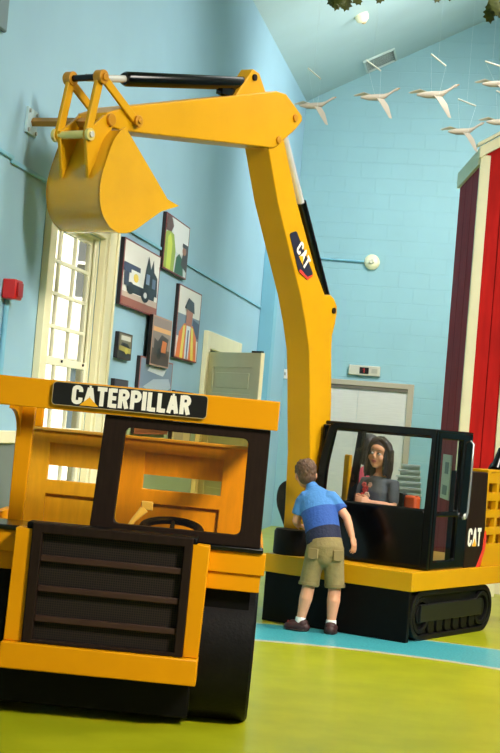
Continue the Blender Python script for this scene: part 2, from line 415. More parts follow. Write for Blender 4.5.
# blue chase beside the corner, base boards, raceway
on(struct(MB().box(18.95, 19.22, .002, .17, .0, 4.7).build('trim_1', BLUET, bevel=.006)), MWL)
on(struct(MB().box(9.0, 18.95, .002, .016, 2.758, 2.784).box(3, 9.03, .002, .016, 2.778, 2.804).build('trim_2', BLUET, bevel=.004)), MWL)
on(struct(MB().box(-2, 9.70, .002, .02, .14, 1.15).build('trim_4', mat('wainscot_grey', (112, 122, 116), .5), bevel=.003)), MWL)
on(struct(MB().box(-2, 9.72, .002, .04, 1.15, 1.225).build('trim_5', CREAM, bevel=.006)), MWL)
on(struct(MB().box(-2, WT0 - .1, .002, .022, 0, .14).box(WT0 - .1, 15.3, .002, .022, 0, .14).build('baseboard_left', BLUET, bevel=.004)), MWL)
on(struct(MB().box(7.0, 8.66, .002, .03, 3.42, 5.7).build('trim_3', mat('grey_duct_paint', (112, 132, 138), .5), bevel=.01)), MWL)

# window
win = bpy.data.objects.new('window_1', None); C.objects.link(win); win.matrix_world = MWL; struct(win)
m = MB()
m.box(WT0 - .14, WT0, .002, .05, WZ0 - .12, WZ1 + .15).box(WT1, WT1 + .40, .002, .05, WZ0 - .12, WZ1 + .15).box(WT0, WT1, .002, .05, WZ1, WZ1 + .15)
m.box(WT0 - .17, WT1 + .43, .002, .08, WZ1 + .15, WZ1 + .19)
m.box(WT1 + .06, WT1 + .10, .05, .065, WZ0 - .1, WZ1 + .1).box(WT1 + .30, WT1 + .34, .05, .065, WZ0 - .1, WZ1 + .1)
m.build('casing', CREAM, win, bevel=.005)
MB().box(WT0 - .2, WT1 + .44, -.02, .12, WZ0 - .05, WZ0).build('sill', CREAM, win, bevel=.008)
m = MB()
m.box(WT0, WT0 + .012, -.09, .0, WZ0, WZ1).box(WT1 - .012, WT1, -.09, 0, WZ0, WZ1).box(WT0, WT1, -.09, 0, WZ1 - .012, WZ1)
m.box(WT1 - .03, WT1, -.03, -.018, WZ0, WZ1)
m.build('jamb', SASH, win, bevel=.003)
def sash(name, z0, z1, rows, cols, y):
    a, b = WT0 + .012, WT1 - .03; st = .055
    us = [a, a + st]; pw = (b - a - 2 * st - (cols - 1) * .026) / cols
    for c in range(cols):
        us += [us[-1] + pw]
        if c < cols - 1: us += [us[-1] + .026]
    us += [b]
    vs = [z0, z0 + .05]; ph = (z1 - z0 - .10 - (rows - 1) * .024) / rows
    for c in range(rows):
        vs += [vs[-1] + ph]
        if c < rows - 1: vs += [vs[-1] + .024]
    vs += [z1]
    o = MB().cells(us, vs, lambda i, j: i % 2 == 0 or j % 2 == 0, y, y + .024, XZ).build(name, SASH, win, bevel=.002)
    MB().box(a + st, b - st, y + .010, y + .013, z0 + .05, z1 - .05).build('pane', GLASSC, o)
    return o
sash('upper_sash', 1.66, WZ1 - .01, 4, 3, -.062)
lw = sash('lower_sash', WZ0 + .01, 1.71, 4, 3, -.034)
for t in (10.45, 11.0):
    MB().cyl((t, -.006, 1.69), (t, .004, 1.69), .009).build('sash_lock', BROWN, lw)

# building across the yard
bl = thing('neighbouring_building', (-4.5, 29, 0), 'pale sunlit building with dark windows, seen through the tall sash window', 'building', R(-70))
wm = mat('pale_facade', (236, 226, 206), .8, noise=.05, scale=2)
us = [-5]
for k in range(8): us += [-4.4 + k * 1.1, -3.95 + k * 1.1]
us += [5]; vs = [0, .9, 2.3, 3.4, 4.8, 7]
hole = lambda i, j: i % 2 == 1 and j in (1, 3)
MB().cells(us, vs, lambda i, j: not hole(i, j), -.3, 0, lambda u, v, a: Vector((a, u, v))).build('facade', wm, bl)
for i in range(1, len(us) - 1, 2):
    for j in (1, 3):
        fr = MB().cells([us[i], us[i] + .07, us[i + 1] - .07, us[i + 1]], [vs[j], vs[j] + .07, (vs[j] + vs[j + 1]) / 2, (vs[j] + vs[j + 1]) / 2 + .05, vs[j + 1] - .07, vs[j + 1]], lambda a, b: a in (0, 2) or b in (0, 2, 4), -.2, -.12, lambda u, v, a: Vector((a, u, v))).build('window', WHITE, bl)
        MB().box(-.18, -.16, us[i], us[i + 1], vs[j], vs[j + 1]).build('pane', mat('dark_window_glass', (70, 74, 80), .1), fr)
MB().box(-1, 22, -12, 5, -.09, -.06).build('ground', mat('yard_concrete', (200, 196, 184), .9, noise=.1), bl)

# doors
d1 = bpy.data.objects.new('door_1', None); C.objects.link(d1); d1.matrix_world = MWL; struct(d1)
m = MB().box(15.42, 15.60, .002, .05, 0, 2.25).box(17.35, 17.53, .002, .05, 0, 2.25).box(15.60, 17.35, .002, .05, 2.08, 2.25)
m.build('door_frame', CREAM, d1, bevel=.006)
MB().box(15.6, 17.35, .001, .008, 0, 2.08).build('doorway', mat('doorway_shade', (150, 158, 150), .7), d1)
# the leaf swings out towards the room
lf = bpy.data.objects.new('door_leaf', None); C.objects.link(lf); lf.parent = d1
hinge = Vector((-.425, 15.42, 0)); tip = Vector((.105, 14.6, 0)); dl = (tip - hinge); Ld = dl.length; dl.normalize()
nl = Vector((dl.y, -dl.x, 0))           # the side that faces the camera
lf.matrix_basis = MWL.inverted() @ Matrix(((dl.x, nl.x, 0, hinge.x + .015 * NW.x), (dl.y, nl.y, 0, hinge.y), (0, 0, 1, 0), (0, 0, 0, 1)))
us = [0, .13, Ld / 2 - .05, Ld / 2 + .05, Ld - .13, Ld]; vs = [.01, .22, .78, .92, 1.55, 1.65, 1.90, 2.045]
us = [0, .14, Ld - .14, Ld]
MB().cells(us, vs, lambda i, j: not (i == 1 and j in (1, 3, 5)), 0, .042, XZ).build('stile_frame', DOORC, lf, bevel=.004)
m = MB()
for j in (1, 3, 5):
    m.box(us[1] - .01, us[2] + .01, .012, .030, vs[j] - .01, vs[j + 1] + .01)
    m.box(us[1] + .05, us[2] - .05, .028, .036, vs[j] + .05, vs[j + 1] - .05)
m.build('door_panel', DOORC, lf, bevel=.006)
MB().box(Ld, Ld + .006, .002, .04, .01, 2.045).build('edge_strip', CREAM, lf)
MB().box(Ld - .16, Ld + .004, .012, .045, 2.046, 2.062).build('door_closer', BROWN, lf, bevel=.003)
kn = MB().cyl((Ld - .07, .042, .98), (Ld - .07, .07, .98), .012).ell((Ld - .07, .09, .98), (.026, .026, .026)).build('knob', STEEL, lf)

d2 = bpy.data.objects.new('door_2', None); C.objects.link(d2); d2.matrix_world = MWB; struct(d2)
gm = mat('elevator_frame_taupe', (178, 166, 144), .45); gd = mat('elevator_door_steel', (216, 212, 204), .4, metal=.1, noise=.05, stretch=(1, 1, 12))
MB().box(.30, .38, -.05, -.002, 0, 2.07).box(1.72, 1.80, -.05, -.002, 0, 2.07).box(.38, 1.72, -.05, -.002, 2.0, 2.07).build('door_frame', gm, d2, bevel=.005)
MB().box(.38, 1.048, -.022, -.006, 0, 2.0).build('door_leaf', gd, d2)
MB().box(1.052, 1.72, -.022, -.006, 0, 2.0).build('door_leaf', gd, d2)
MB().box(.38, 1.72, -.04, -.022, 1.955, 2.0).build('header', mat('taupe_dark', (104, 96, 84), .5), d2)

# small things on the walls
def wthing(name, label, cat, M, loc, group=None):
    o = bpy.data.objects.new(name, None); C.objects.link(o); o.matrix_world = M @ Matrix.Translation(loc); return tag(o, label, cat, group)
t = wthing('elevator_indicator', 'beige box with dark red display above the elevator door', 'floor indicator', MWB, (1.11, 0, 2.21))
MB().box(-.215, .215, -.05, -.002, -.068, .068).build('casing', mat('indicator_beige', (196, 192, 174), .45), t, bevel=.01)
dsp = MB().box(-.062, .062, -.056, -.05, -.042, .042).build('display', mat('display_black', (28, 16, 14), .2), t)
MB().box(-.006, .008, -.060, -.056, -.028, .028).box(-.02, -.006, -.060, -.056, .012, .022).build('digit', mat('digit_red', (170, 40, 34), .3), dsp)
MB().box(.10, .18, -.053, -.05, -.03, .03).build('speaker_grille', mat('indicator_grille', (170, 166, 150), .6), t)
t = wthing('heat_detector', 'round cream detector on the back wall at the end of a thin conduit', 'detector', MWB, (1.09, 0, 3.685))
m = MB().tube([(0, -.002, 0), (0, -.03, 0), (0, -.05, 0), (0, -.075, 0)], [.105, .105, .09, .04], 28); m.build('base', CREAM, t)
MB().tube([(0, -.075, 0), (0, -.1, 0)], [.036, .024], 20).build('sensor', mat('cream_sensor', (220, 214, 190), .4), t)
MB().cyl((-1.05, -.02, .012), (-.1, -.02, 0), .014, 10).build('conduit', BLUET, t)
t = wthing('light_switch', 'small white switch plate on blue wall beside the excavator boom', 'light switch', MWB, (.02, 0, 2.085))
MB().box(-.05, .05, -.016, -.002, -.065, .065).build('plate', WHITE, t, bevel=.004)
MB().box(-.012, .012, -.028, -.016, -.02, .02).build('toggle', STEEL, t)
t = wthing('fire_alarm_box', 'red fire alarm box on the blue wall left of the window', 'fire alarm', MWL, (9.15, 0, 2.04))
MB().box(-.10, .03, .002, .085, -.055, .06).build('housing', REDB, t, bevel=.008)
MB().box(-.085, .015, .085, .095, -.04, .045).build('pull_plate', mat('alarm_dark_red', (160, 14, 16), .3), t, bevel=.004)
MB().ell((.033, .05, -.01), (.008, .018, .02)).build('test_button', CHROME, t)
MB().cyl((-.03, .016, -.06), (-.05, .016, -1.2), .016, 10).build('conduit', BLUET, t)

# ---------------------------------------------------------------- pictures on the left wall
def picture(label, t0, t1, z0, z1, off, shapes, base, edge=(120, 40, 40)):
    off = off * .1 if off < .05 else .034
    sh = (off + .03) * 4.2
    o = wthing('framed_photograph', label, 'picture', MWL, ((t0 + t1) / 2 - sh, 0, (z0 + z1) / 2), 'canvas photographs on the left wall')
    W, Hh = (t1 - t0), (z1 - z0)
    MB().box(-W / 2, W / 2, off, off + .03, -Hh / 2, Hh / 2).build('canvas_block', mat('canvas_edge_black', (30, 22, 22), .5), o, bevel=.003)
    m = MB(); ms = [mat('print_edge_%d%d%d' % edge, edge, .5), mat('print_%d%d%d' % base, base, .45)]
    y = off + .0305
    m.add([(-W / 2, y, -Hh / 2), (W / 2, y, -Hh / 2), (W / 2, y, Hh / 2), (-W / 2, y, Hh / 2)], [(0, 1, 2, 3)], 0)
    b = .012; bx = .03
    fx = lambda u: -W / 2 + bx + u * (W - 2 * bx); fz = lambda v: -Hh / 2 + b + v * (Hh - 2 * b)
    m.add([(fx(0), y + .001, fz(0)), (fx(1), y + .001, fz(0)), (fx(1), y + .001, fz(1)), (fx(0), y + .001, fz(1))], [(0, 1, 2, 3)], 1)
    for k, (rgb, poly) in enumerate(shapes):
        mm = mat('print_%d%d%d' % tuple(rgb), tuple(rgb), .45)
        if mm not in ms: ms.append(mm)
        yy = y + .0016 + k * .0005
        m.add([(fx(u), yy, fz(v)) for u, v in poly], [tuple(range(len(poly)))], ms.index(mm))
    m.build('print', ms, o, smooth=0)
    return o
RC = lambda a, b, c, d: [(a, c), (b, c), (b, d), (a, d)]
picture('large photograph of a dark tractor under white sky, nearest the window', 11.90, 13.2, 2.19, 2.695, .02, [
    ((150, 84, 66), RC(0, 1, 0, .16)), ((196, 176, 160), [(0, .12), (1, .12), (1, .22), (0, .2)]), ((60, 66, 96), RC(0, .45, .52, .66)),
    ((30, 32, 44), RC(.12, .9, .22, .36)), ((226, 226, 220), RC(.2, .52, .36, .58)), ((236, 206, 60), circle(.34, .47, .07, 10)),
    ((28, 30, 40), [(.55, .3), (.97, .3), (.95, .62), (.84, .7), (.8, .9), (.74, .72), (.66, .92), (.6, .7)]), ((120, 140, 168), RC(.62, .72, .45, .62)), ((90, 104, 130), RC(.8, .9, .42, .58)),
    ((20, 22, 30), circle(.2, .28, .1, 12)), ((20, 22, 30), circle(.62, .26, .12, 12)), ((200, 200, 200), circle(.62, .26, .05, 10)), ((50, 54, 74), RC(.02, .14, .3, .52))], (228, 226, 216))
picture('photograph of a worker in a lime vest, highest of the wall pictures', 13.27, 14.30, 2.615, 3.085, .02, [
    ((222, 226, 224), RC(.3, 1, .4, 1)), ((150, 176, 60), [(0, 0), (.42, 0), (.46, .4), (.34, .7), (.12, .74), (0, .66)]), ((200, 214, 70), [(.1, 0), (.28, 0), (.3, .5), (.2, .7), (.1, .6)]),
    ((92, 60, 52), [(0, .7), (.22, .72), (.3, .85), (.2, 1), (0, 1)]), ((40, 90, 60), [(.46, 0), (.86, 0), (.8, .3), (.62, .4), (.5, .3)]), ((60, 44, 40), [(.72, .2), (1, .1), (1, .6), (.82, .58)]), ((160, 110, 90), circle(.84, .5, .09, 10)), ((44, 38, 40), RC(.74, 1, .56, .64))], (206, 214, 214))
picture('photograph of a man in a dark cap and striped orange vest, rightmost of the pictures', 14.05, 15.14, 1.905, 2.56, .02, [
    ((120, 134, 150), RC(0, 1, .3, .62)), ((60, 72, 104), [(.6, .3), (1, .34), (1, .56), (.7, .6)]), ((236, 120, 44), [(.02, 0), (.96, 0), (.9, .34), (.7, .5), (.3, .5), (.1, .36)]),
    ((236, 220, 90), [(.2, 0), (.32, 0), (.36, .48), (.26, .46)]), ((236, 220, 90), [(.7, 0), (.82, 0), (.72, .46), (.62, .48)]), ((222, 226, 230), [(.4, 0), (.58, 0), (.6, .5), (.4, .5)]), ((90, 96, 140), RC(.47, .53, 0, .42)),
    ((176, 112, 88), [(.36, .48), (.62, .48), (.66, .72), (.36, .74)]), ((46, 42, 54), [(.26, .72), (.72, .68), (.66, .84), (.4, .88)])], (226, 224, 214))
picture('photograph of a dark orange excavator at dusk, overlapping the picture below', 13.09, 13.85, 1.79, 2.20, .085, [
    ((74, 60, 56), RC(0, 1, 0, .34)), ((60, 46, 40), [(.1, .2), (.8, .2), (.9, .6), (.5, .66), (.3, .5), (.1, .56)]), ((206, 112, 40), [(.5, .28), (.78, .28), (.82, .52), (.56, .54)]), ((236, 178, 110), RC(0, 1, .7, .8)), ((30, 26, 26), circle(.4, .24, .13, 10))], (150, 132, 124), edge=(186, 150, 130))
picture('small photograph of machine parts in black and yellow, below the large tractor', 11.97, 12.42, 1.79, 1.99, .02, [
    ((30, 28, 26), RC(0, 1, .0, .28)), ((160, 150, 70), [(0, .3), (1, .2), (1, .44), (0, .5)]), ((30, 30, 30), [(.1, .5), (.9, .44), (.7, .62), (.2, .64)]), ((206, 206, 190), RC(.1, .9, .74, .94)), ((190, 176, 60), circle(.6, .3, .14, 10))], (110, 106, 80), edge=(60, 50, 44))
picture('stormy grey sky photograph behind the sign, with a red brown lower edge', 12.76, 14.06, 1.22, 1.85, .02, [
    ((120, 70, 60), RC(0, 1, 0, .12)), ((70, 84, 104), [(0, .12), (1, .12), (1, .4), (.6, .5), (0, .36)]), ((176, 196, 210), [(.1, .62), (.6, .5), (1, .66), (.9, .78), (.4, .74)]), ((210, 222, 228), [(.2, .84), (.7, .8), (.8, .9), (.3, .94)])], (120, 144, 166), edge=(150, 90, 84))
picture('small dark photograph just above the loader sign', 11.96, 12.41, 1.42, 1.635, .02, [((110, 100, 120), RC(.1, .9, .2, .6))], (60, 58, 70), edge=(60, 50, 60))
picture('pale photograph seen through the top of the loader windscreen', 14.25, 15.15, 1.0, 1.62, .02, [((176, 178, 190), RC(.1, .6, .1, .7))], (206, 210, 206), edge=(90, 60, 60))

# ---------------------------------------------------------------- ceiling things
cn = Vector((.443, -.069, -.894)).normalized()           # pointing down into the room
def ceil_matrix(p):
    e = DW - cn * DW.dot(cn); e.normalize(); f = cn.cross(e)
    return Matrix(((f.x, e.x, cn.x, p[0]), (f.y, e.y, cn.y, p[1]), (f.z, e.z, cn.z, p[2]), (0, 0, 0, 1)))
def ceil_at(x, y):                                         # height of the left slope over a floor point
    p0 = Vector((CORN.x, CORN.y, 5.85)); return p0.z - ((x - p0.x) * cn.x + (y - p0.y) * cn.y) / cn.z
vx, vy = 1.378, 20.72
v = bpy.data.objects.new('ceiling_vent', None); C.objects.link(v); v.matrix_world = ceil_matrix((vx, vy, ceil_at(vx, vy)))
tag(v, 'louvred metal air vent on the blue ceiling near the back wall', 'air vent')
MB().ring(rrect(-.225, .225, -.305, .305, .01), rrect(-.20, .20, -.28, .28, .01), .002, .025, XY).build('frame', mat('vent_frame', (188, 206, 200), .5), v)
MB().box(-.2, .2, -.28, .28, .002, .004).build('duct_opening', BLACK, v)
m = MB()
for k in range(11): m.box(-.2, .2, -.26 + k * .052 - .006, -.26 + k * .052 + .006, .006, .012)
m.build('louvre', mat('vent_louvre', (160, 178, 172), .5), v)
sx_, sy_ = .956, 18.42
v = bpy.data.objects.new('smoke_detector', None); C.objects.link(v); v.matrix_world = ceil_matrix((sx_, sy_, ceil_at(sx_, sy_)))
tag(v, 'round cream smoke detector on the ceiling below the hanging leaves', 'smoke detector')
MB().tube([(0, 0, .002), (0, 0, .03), (0, 0, .07), (0, 0, .1)], [.085, .085, .07, .03], 24).build('base', CREAM, v)
MB().tube([(0, 0, .1), (0, 0, .115)], [.03, .015], 16).build('sensor', mat('sensor_tan', (180, 160, 120), .5), v)

# hanging geese
GOOSE = mat('goose_wood', (190, 178, 160), .6, noise=.06); GOOSEW = mat('goose_white', (214, 208, 192), .6); BEAK = mat('goose_beak', (196, 150, 84), .5)
STICK = mat('white_dowel', (222, 222, 206), .5)
def goose(loc, rz, scale, roll, rod, label):
    g = thing('hanging_goose', loc, label, 'bird mobile', rz, 'wooden geese hanging from the ceiling')
    k = scale
    MB().tube([(-.15 * k, 0, -.02 * k), (-.08 * k, 0, -.012 * k), (0, 0, 0), (.06 * k, 0, .018 * k), (.10 * k, 0, .045 * k), (.145 * k, 0, .08 * k), (.17 * k, 0, .095 * k)],
              [(.010 * k, .006 * k), (.026 * k, .02 * k), (.030 * k, .026 * k), (.022 * k, .02 * k), (.011 * k, .011 * k), (.010 * k, .010 * k), (.013 * k, .012 * k)], 12, round_ends=True).build('body', GOOSE, g)
    MB().tube([(.175 * k, 0, .099 * k), (.198 * k, 0, .108 * k)], [.008 * k, .002 * k], 8).build('beak', BEAK, g)
    for sgn, mt in ((1, GOOSEW), (-1, GOOSE)):
        W_ = [((0, 0, 0), .045), ((-.075, .07, .035), .034), ((-.175, .115, .012), .010)] if sgn > 0 else [((.01, 0, 0), .042), ((.045, -.07, -.075), .036), ((.10, -.095, -.185), .012)]
        P = [[((c[0] - w) * k, c[1] * k, (c[2] + .25 * w) * k), ((c[0] + w) * k, c[1] * k, (c[2] - .1 * w) * k)] for c, w in W_]
        vs = []
        for dz in (-.003, .003):
            for row in P:
                for p in row: vs.append((p[0], p[1], p[2] + dz))
        MB().add(vs, [(0, 1, 3, 2), (2, 3, 5, 4), (6, 8, 9, 7), (8, 10, 11, 9), (0, 6, 7, 1), (4, 5, 11, 10), (0, 2, 8, 6), (2, 4, 10, 8), (1, 7, 9, 3), (3, 9, 11, 5)]).build('wing', mt, g)
    a, b = Vector(rod[0]) - Vector(loc), Vector(rod[1]) - Vector(loc)
    Mi = Matrix.Rotation(-rz, 3, 'Z'); a = Mi @ a; b = Mi @ b
    MB().cyl(a, b, .0075, 10).build('hanger_rod', STICK, g)
    for p, sgn in ((a, 1), (b, -1)):
        MB().cyl(p, (0, .09 * k * sgn * math.cos(roll[0 if sgn > 0 else 1]), .09 * k * math.sin(roll[0 if sgn > 0 else 1])), .0009, 6).build('thread', ROPE, g)
    mid = (a + b) / 2; wz = Vector(loc); top = ceil_at(wz.x, wz.y) - wz.z
    MB().cyl(mid, (mid.x, mid.y, top), .0007, 6).build('thread', ROPE, g)
    return g
goose((.385, 14.0, 4.285), R(12), .95, (R(28), R(-46)), [(.289, 14.0, 4.62), (.414, 14.0, 4.53)], 'white wooden goose hanging beside the excavator elbow, leftmost of the flock')
goose((.905, 13.5, 4.30), R(14), 1.0, (R(20), R(-48)), [(.776, 13.5, 4.618), (.914, 13.5, 4.533)], 'white wooden goose hanging below the ceiling vent')
goose((1.35, 13.0, 4.255), R(14), 1.05, (R(16), R(-40)), [(1.287, 13.0, 4.595), (1.42, 13.0, 4.504)], 'white wooden goose hanging right of the one under the vent')
goose((1.675, 13.5, 4.065), R(16), .95, (R(4), R(-26)), [(1.602, 13.5, 4.345), (1.763, 13.5, 4.297)], 'white wooden goose flying lowest, just above the barn corner')
goose((1.80, 12.5, 4.275), R(14), .9, (R(18), R(-30)), [(1.677, 12.5, 4.45), (1.80, 12.5, 4.42)], 'white wooden goose cut by the right photo edge, highest on that side')
goose((1.965, 13.3, 4.135), R(16), .9, (R(6), R(-30)), [(1.9, 13.3, 4.40), (2.03, 13.3, 4.35)], 'white wooden goose at the right edge, above the barn fascia')

# leafy branch at the top edge
LEAFM = mat('oak_leaf_olive', (72, 80, 20), .6, noise=.35, scale=30); TWIG = mat('twig_brown', (84, 66, 40), .7)
br = thing('oak_branch', (.9, 11.0, 4.75), 'leafy oak branch hanging over the room at the top of the photo', 'branch')
MB().tube([(-1.2, .1, .12), (-.5, .02, .05), (.1, 0, .02), (.7, .05, .06)], [.022, .018, .013, .008], 10).build('bough', TWIG, br)
MB().cyl((-.2, .03, .04), (-.2, .03, ceil_at(.7, 11.03) - 4.75), .003, 6).build('hanging_wire', STEEL, br)
lm = MB()
OAK = [(0, 0), (.16, .12), (.12, .24), (.30, .34), (.2, .46), (.34, .58), (.2, .68), (.22, .84), (.08, .86), (0, 1.0), (-.08, .86), (-.22, .84), (-.2, .68), (-.34, .58), (-.2, .46), (-.3, .34), (-.12, .24), (-.16, .12)]
tw = MB()
def sprig(cx, cz, n, sp, drop):
    tw.tube([(cx, .01, .03), (cx + .01, 0, cz + .08)], [.006, .003], 6)
    for k in range(n):
        s_ = .115 + .035 * random.random(); a = R(180 + random.uniform(-65, 65)); tl = random.uniform(-.7, .7)
        M = Matrix.Translation((cx + random.uniform(-sp, sp), random.uniform(-.08, .08), cz + .10 + random.uniform(-.01, .05))) @ Matrix.Rotation(tl, 4, 'Z') @ Matrix.Rotation(a, 4, 'Y') @ Matrix.Rotation(random.uniform(-.4, .4), 4, 'X')
        top = [M @ Vector((x * s_, .002 + .25 * s_ * abs(x) ** 1.5, z * s_)) for x, z in OAK]; bot = [M @ Vector((x * s_, -.002 + .25 * s_ * abs(x) ** 1.5, z * s_)) for x, z in OAK]
        n_ = len(OAK); lm.add(top + bot, [tuple(range(n_)), tuple(range(2 * n_ - 1, n_ - 1, -1))] + [(i, i + n_, (i + 1) % n_ + n_, (i + 1) % n_) for i in range(n_)])
sprig(-.47, -.37, 10, .07, 0); sprig(-.19, -.31, 3, .02, 0); sprig(.24, -.29, 4, .03, 0); sprig(.62, -.345, 9, .07, 0)
lm.build('foliage', LEAFM, br, smooth=0); tw.build('twig', TWIG, br)

# ================================================================== BARN
barn = thing('barn_playhouse', (1.94, 14.15, 0), 'tall red barn playhouse with cream trim standing at the right edge', 'playhouse')
MB().prism([(.03, 0), (.36, 0), (.36, 2.2), (1.6, 2.2), (1.6, 0), (2.3, 0), (2.3, 4.05), (1.16, 4.78), (.03, 4.03)], 0, .05, XZ).build('front_wall', BARNR, barn)
MB().box(.0, .05, .05, 1.42, 0, 4.0).build('side_wall', BARNS, barn)
MB().box(.0, .078, -.025, .0, 0, 3.99).box(-.012, .0, -.025, .03, 0, 3.97).build('corner_board', CREAM, barn, bevel=.004)
MB().box(-.03, .0, .0, 1.45, 3.90, 4.055).build('eave_board', mat('eave_board_green', (206, 212, 170), .5), barn, bevel=.004)
MB().prism([(-.03, 3.955), (1.16, 4.715), (1.16, 4.82), (-.03, 4.06)], -.05, 0, XZ).prism([(-.06, 4.05), (1.16, 4.83), (1.16, 4.86), (-.06, 4.085)], -.08, .0, XZ).prism([(2.35, 3.96), (1.16, 4.72), (1.16, 4.82), (2.35, 4.06)], -.05, 0, XZ).build('gable_fascia', CREAM, barn, bevel=.004)
MB().prism([(.05, 4.06), (1.16, 4.78), (2.3, 4.05), (2.3, 4.07), (1.16, 4.81), (.05, 4.075)], 0.02, 1.45, XZ).build('roof', BROWN, barn)
MB().box(.325, .42, -.03, .0, 0, 2.2).box(.42, 1.6, -.03, 0, 2.1, 2.2).build('door_frame', CREAM, barn, bevel=.004)
MB().box(.42, 1.6, .3, .34, 0, 2.1).build('inner_wall', CREAM, barn)
pm = MB().box(-.012, -.002, .42, 1.0, .75, 1.30)
po = thing('pale_poster', (1.94, 14.15, 0), 'pale poster on the barn side seen through the cab side window', 'poster')
MB().box(-.014, -.002, .35, .95, .82, 1.24).build('sheet', mat('poster_pale', (196, 204, 186), .5), po)
MB().box(-.018, -.014, .48, .72, 1.06, 1.17).box(-.018, -.014, .5, .8, .86, .95).build('picture_patch', mat('poster_dark', (96, 112, 104), .5), po)

# white slatted steps in the back
st = thing('slatted_steps', (1.62, 16.9, 0), 'stack of pale slatted steps behind the cab glass near the elevator', 'steps')
PALE = mat('pale_grey_boards', (206, 212, 206), .5)
for k in range(6):
    MB().box(-.02 + k * .03, .34, k * .07, k * .07 + .08, .74 + k * .062, .762 + k * .062).build('tread', PALE, st)
    MB().box(.0 + k * .03, .34, k * .07 + .06, k * .07 + .07, .70 + k * .062, .74 + k * .062).build('riser', mat('pale_grey_shade', (188, 196, 190), .6), st)
MB().box(.02, .34, 0, .45, 0, .735).build('base', mat('steps_base_blue', (150, 190, 200), .6), st)

# ================================================================== EXCAVATOR
PSI = R(32.7)
ex = thing('toy_excavator', (1.19, 10.52, 0), 'big yellow and black play excavator with tall bent boom over the boy', 'play excavator', -PSI)
# deck and undercarriage
MB().box(-1.165, .012, 0, 2.05, .345, .475).build('deck', YEL2, ex, bevel=.004)
MB().box(-1.15, -.004, .008, .05, .0, .345).box(-1.05, -.3, .05, 1.3, .06, .345).build('undercarriage', BLACK, ex, bevel=.004)
def stadium(y0, y1, z0, z1, n=14):
    r = (z1 - z0) / 2; c = (z0 + z1) / 2
    return [(y1 - r + r * math.cos(R(a)), c + r * math.sin(R(a))) for a in [-90 + 180 * k / n for k in range(n + 1)]] + [(y0 + r + r * math.cos(R(a)), c + r * math.sin(R(a))) for a in [90 + 180 * k / n for k in range(n + 1)]]
for xo, sg in ((-.004, 1), (-1.15, -1)):
    X = lambda d: xo + sg * d
    tr = MB().prism(stadium(.052, 1.40, .0, .343), X(-.26), X(-.03), YZ).ring(stadium(.052, 1.40, .0, .343), stadium(.088, 1.364, .036, .307), X(-.03), X(.0), YZ).build('track', RUBBER, ex, bevel=.003)
    for yc in (.225, 1.228):
        wl = MB().ring(circle(yc, .1715, .125), circle(yc, .1715, .095), X(-.03), X(-.004), YZ).prism(circle(yc, .1715, .06), X(-.03), X(-.012), YZ).build('track_wheel', RUBBER, tr, bevel=.003)
    MB().box(min(X(-.03), X(.004)), max(X(-.03), X(.004)), .20, 1.21, .125, .245).build('track_frame', mat('dark_grey_bar', (24, 24, 22), .45, noise=.15, spec=.3), tr, bevel=.004)
    for k in range(6):
        yc = .40 + k * .135
        MB().prism([(yc - .05, .125)] + [(yc + .05 * math.cos(R(a)), .085 + .05 * math.sin(R(a))) for a in range(180, 361, 20)] + [(yc + .05, .125)], X(-.03), X(-.008), YZ).build('roller', RUBBER, tr, bevel=.003)
# boom
FOLD = [(-.78, 3.36), (-.708, 3.227), (-.54, 2.902), (-.339, 2.601), (-.141, 2.311), (-.038, 2.12), (.043, 1.93), (.085, 1.728), (.129, 1.458), (.175, 1.2), (.20, .85), (.215, .475)]
BACK = [(.46, .475), (.45, .85), (.443, 1.312), (.416, 1.611), (.357, 1.965), (.35, 2.07), (.38, 2.16), (.392, 2.24), (.384, 2.29), (.33, 2.34), (.273, 2.36), (.2, 2.345), (.033, 2.517), (-.293, 2.943), (-.529, 3.33), (-.6, 3.44)]
BX0, BX1 = -1.152, -.96
boom = MB().prism(FOLD + BACK, BX0, BX1, YZ).build('boom', YEL2, ex, bevel=.006)
MB().cyl((BX1, .335, 2.25), (BX1 + .012, .335, 2.25), .022, 14).build('bolt', BROWN, boom)
# badge on the boom
pl = MB().prism(rpoly([(-.365, 2.715), (-.276, 2.743), (-.008, 2.482), (-.012, 2.46), (-.073, 2.425), (-.20, 2.468)], [.03, .02, .01, .01, .02, .02]), BX1 + .001, BX1 + .006, YZ).build('badge_plate', NAVY, boom)
MB().prism([(-.20, 2.468), (-.073, 2.425), (-.012, 2.46), (-.010, 2.472), (-.078, 2.446), (-.185, 2.489)], BX1 + .006, BX1 + .008, YZ).build('badge_stripe', REDP, pl)
m = MB()
o0 = Vector((-.265, 2.612)); du = Vector((.135, -.118)).normalized(); dv = Vector((.118, .135)).normalized()
bf = lambda u, v, a: Vector((BX1 + .0075 + a, o0.x + du.x * u + dv.x * v, o0.y + du.y * u + dv.y * v))
ps = word(m, 'CaT', bf, .190, .105, gap=.07, st=.20); m.build('lettering', SIGNW, pl, smooth=0)
a0, a1 = ps[1]
MB().add([bf(a0 - .01, -.0, .001), bf(a1 + .012, -.0, .001), bf((a0 + a1) / 2, .045, .001)], [(0, 1, 2)]).build('lettering_triangle', SIGNY, pl, smooth=0)
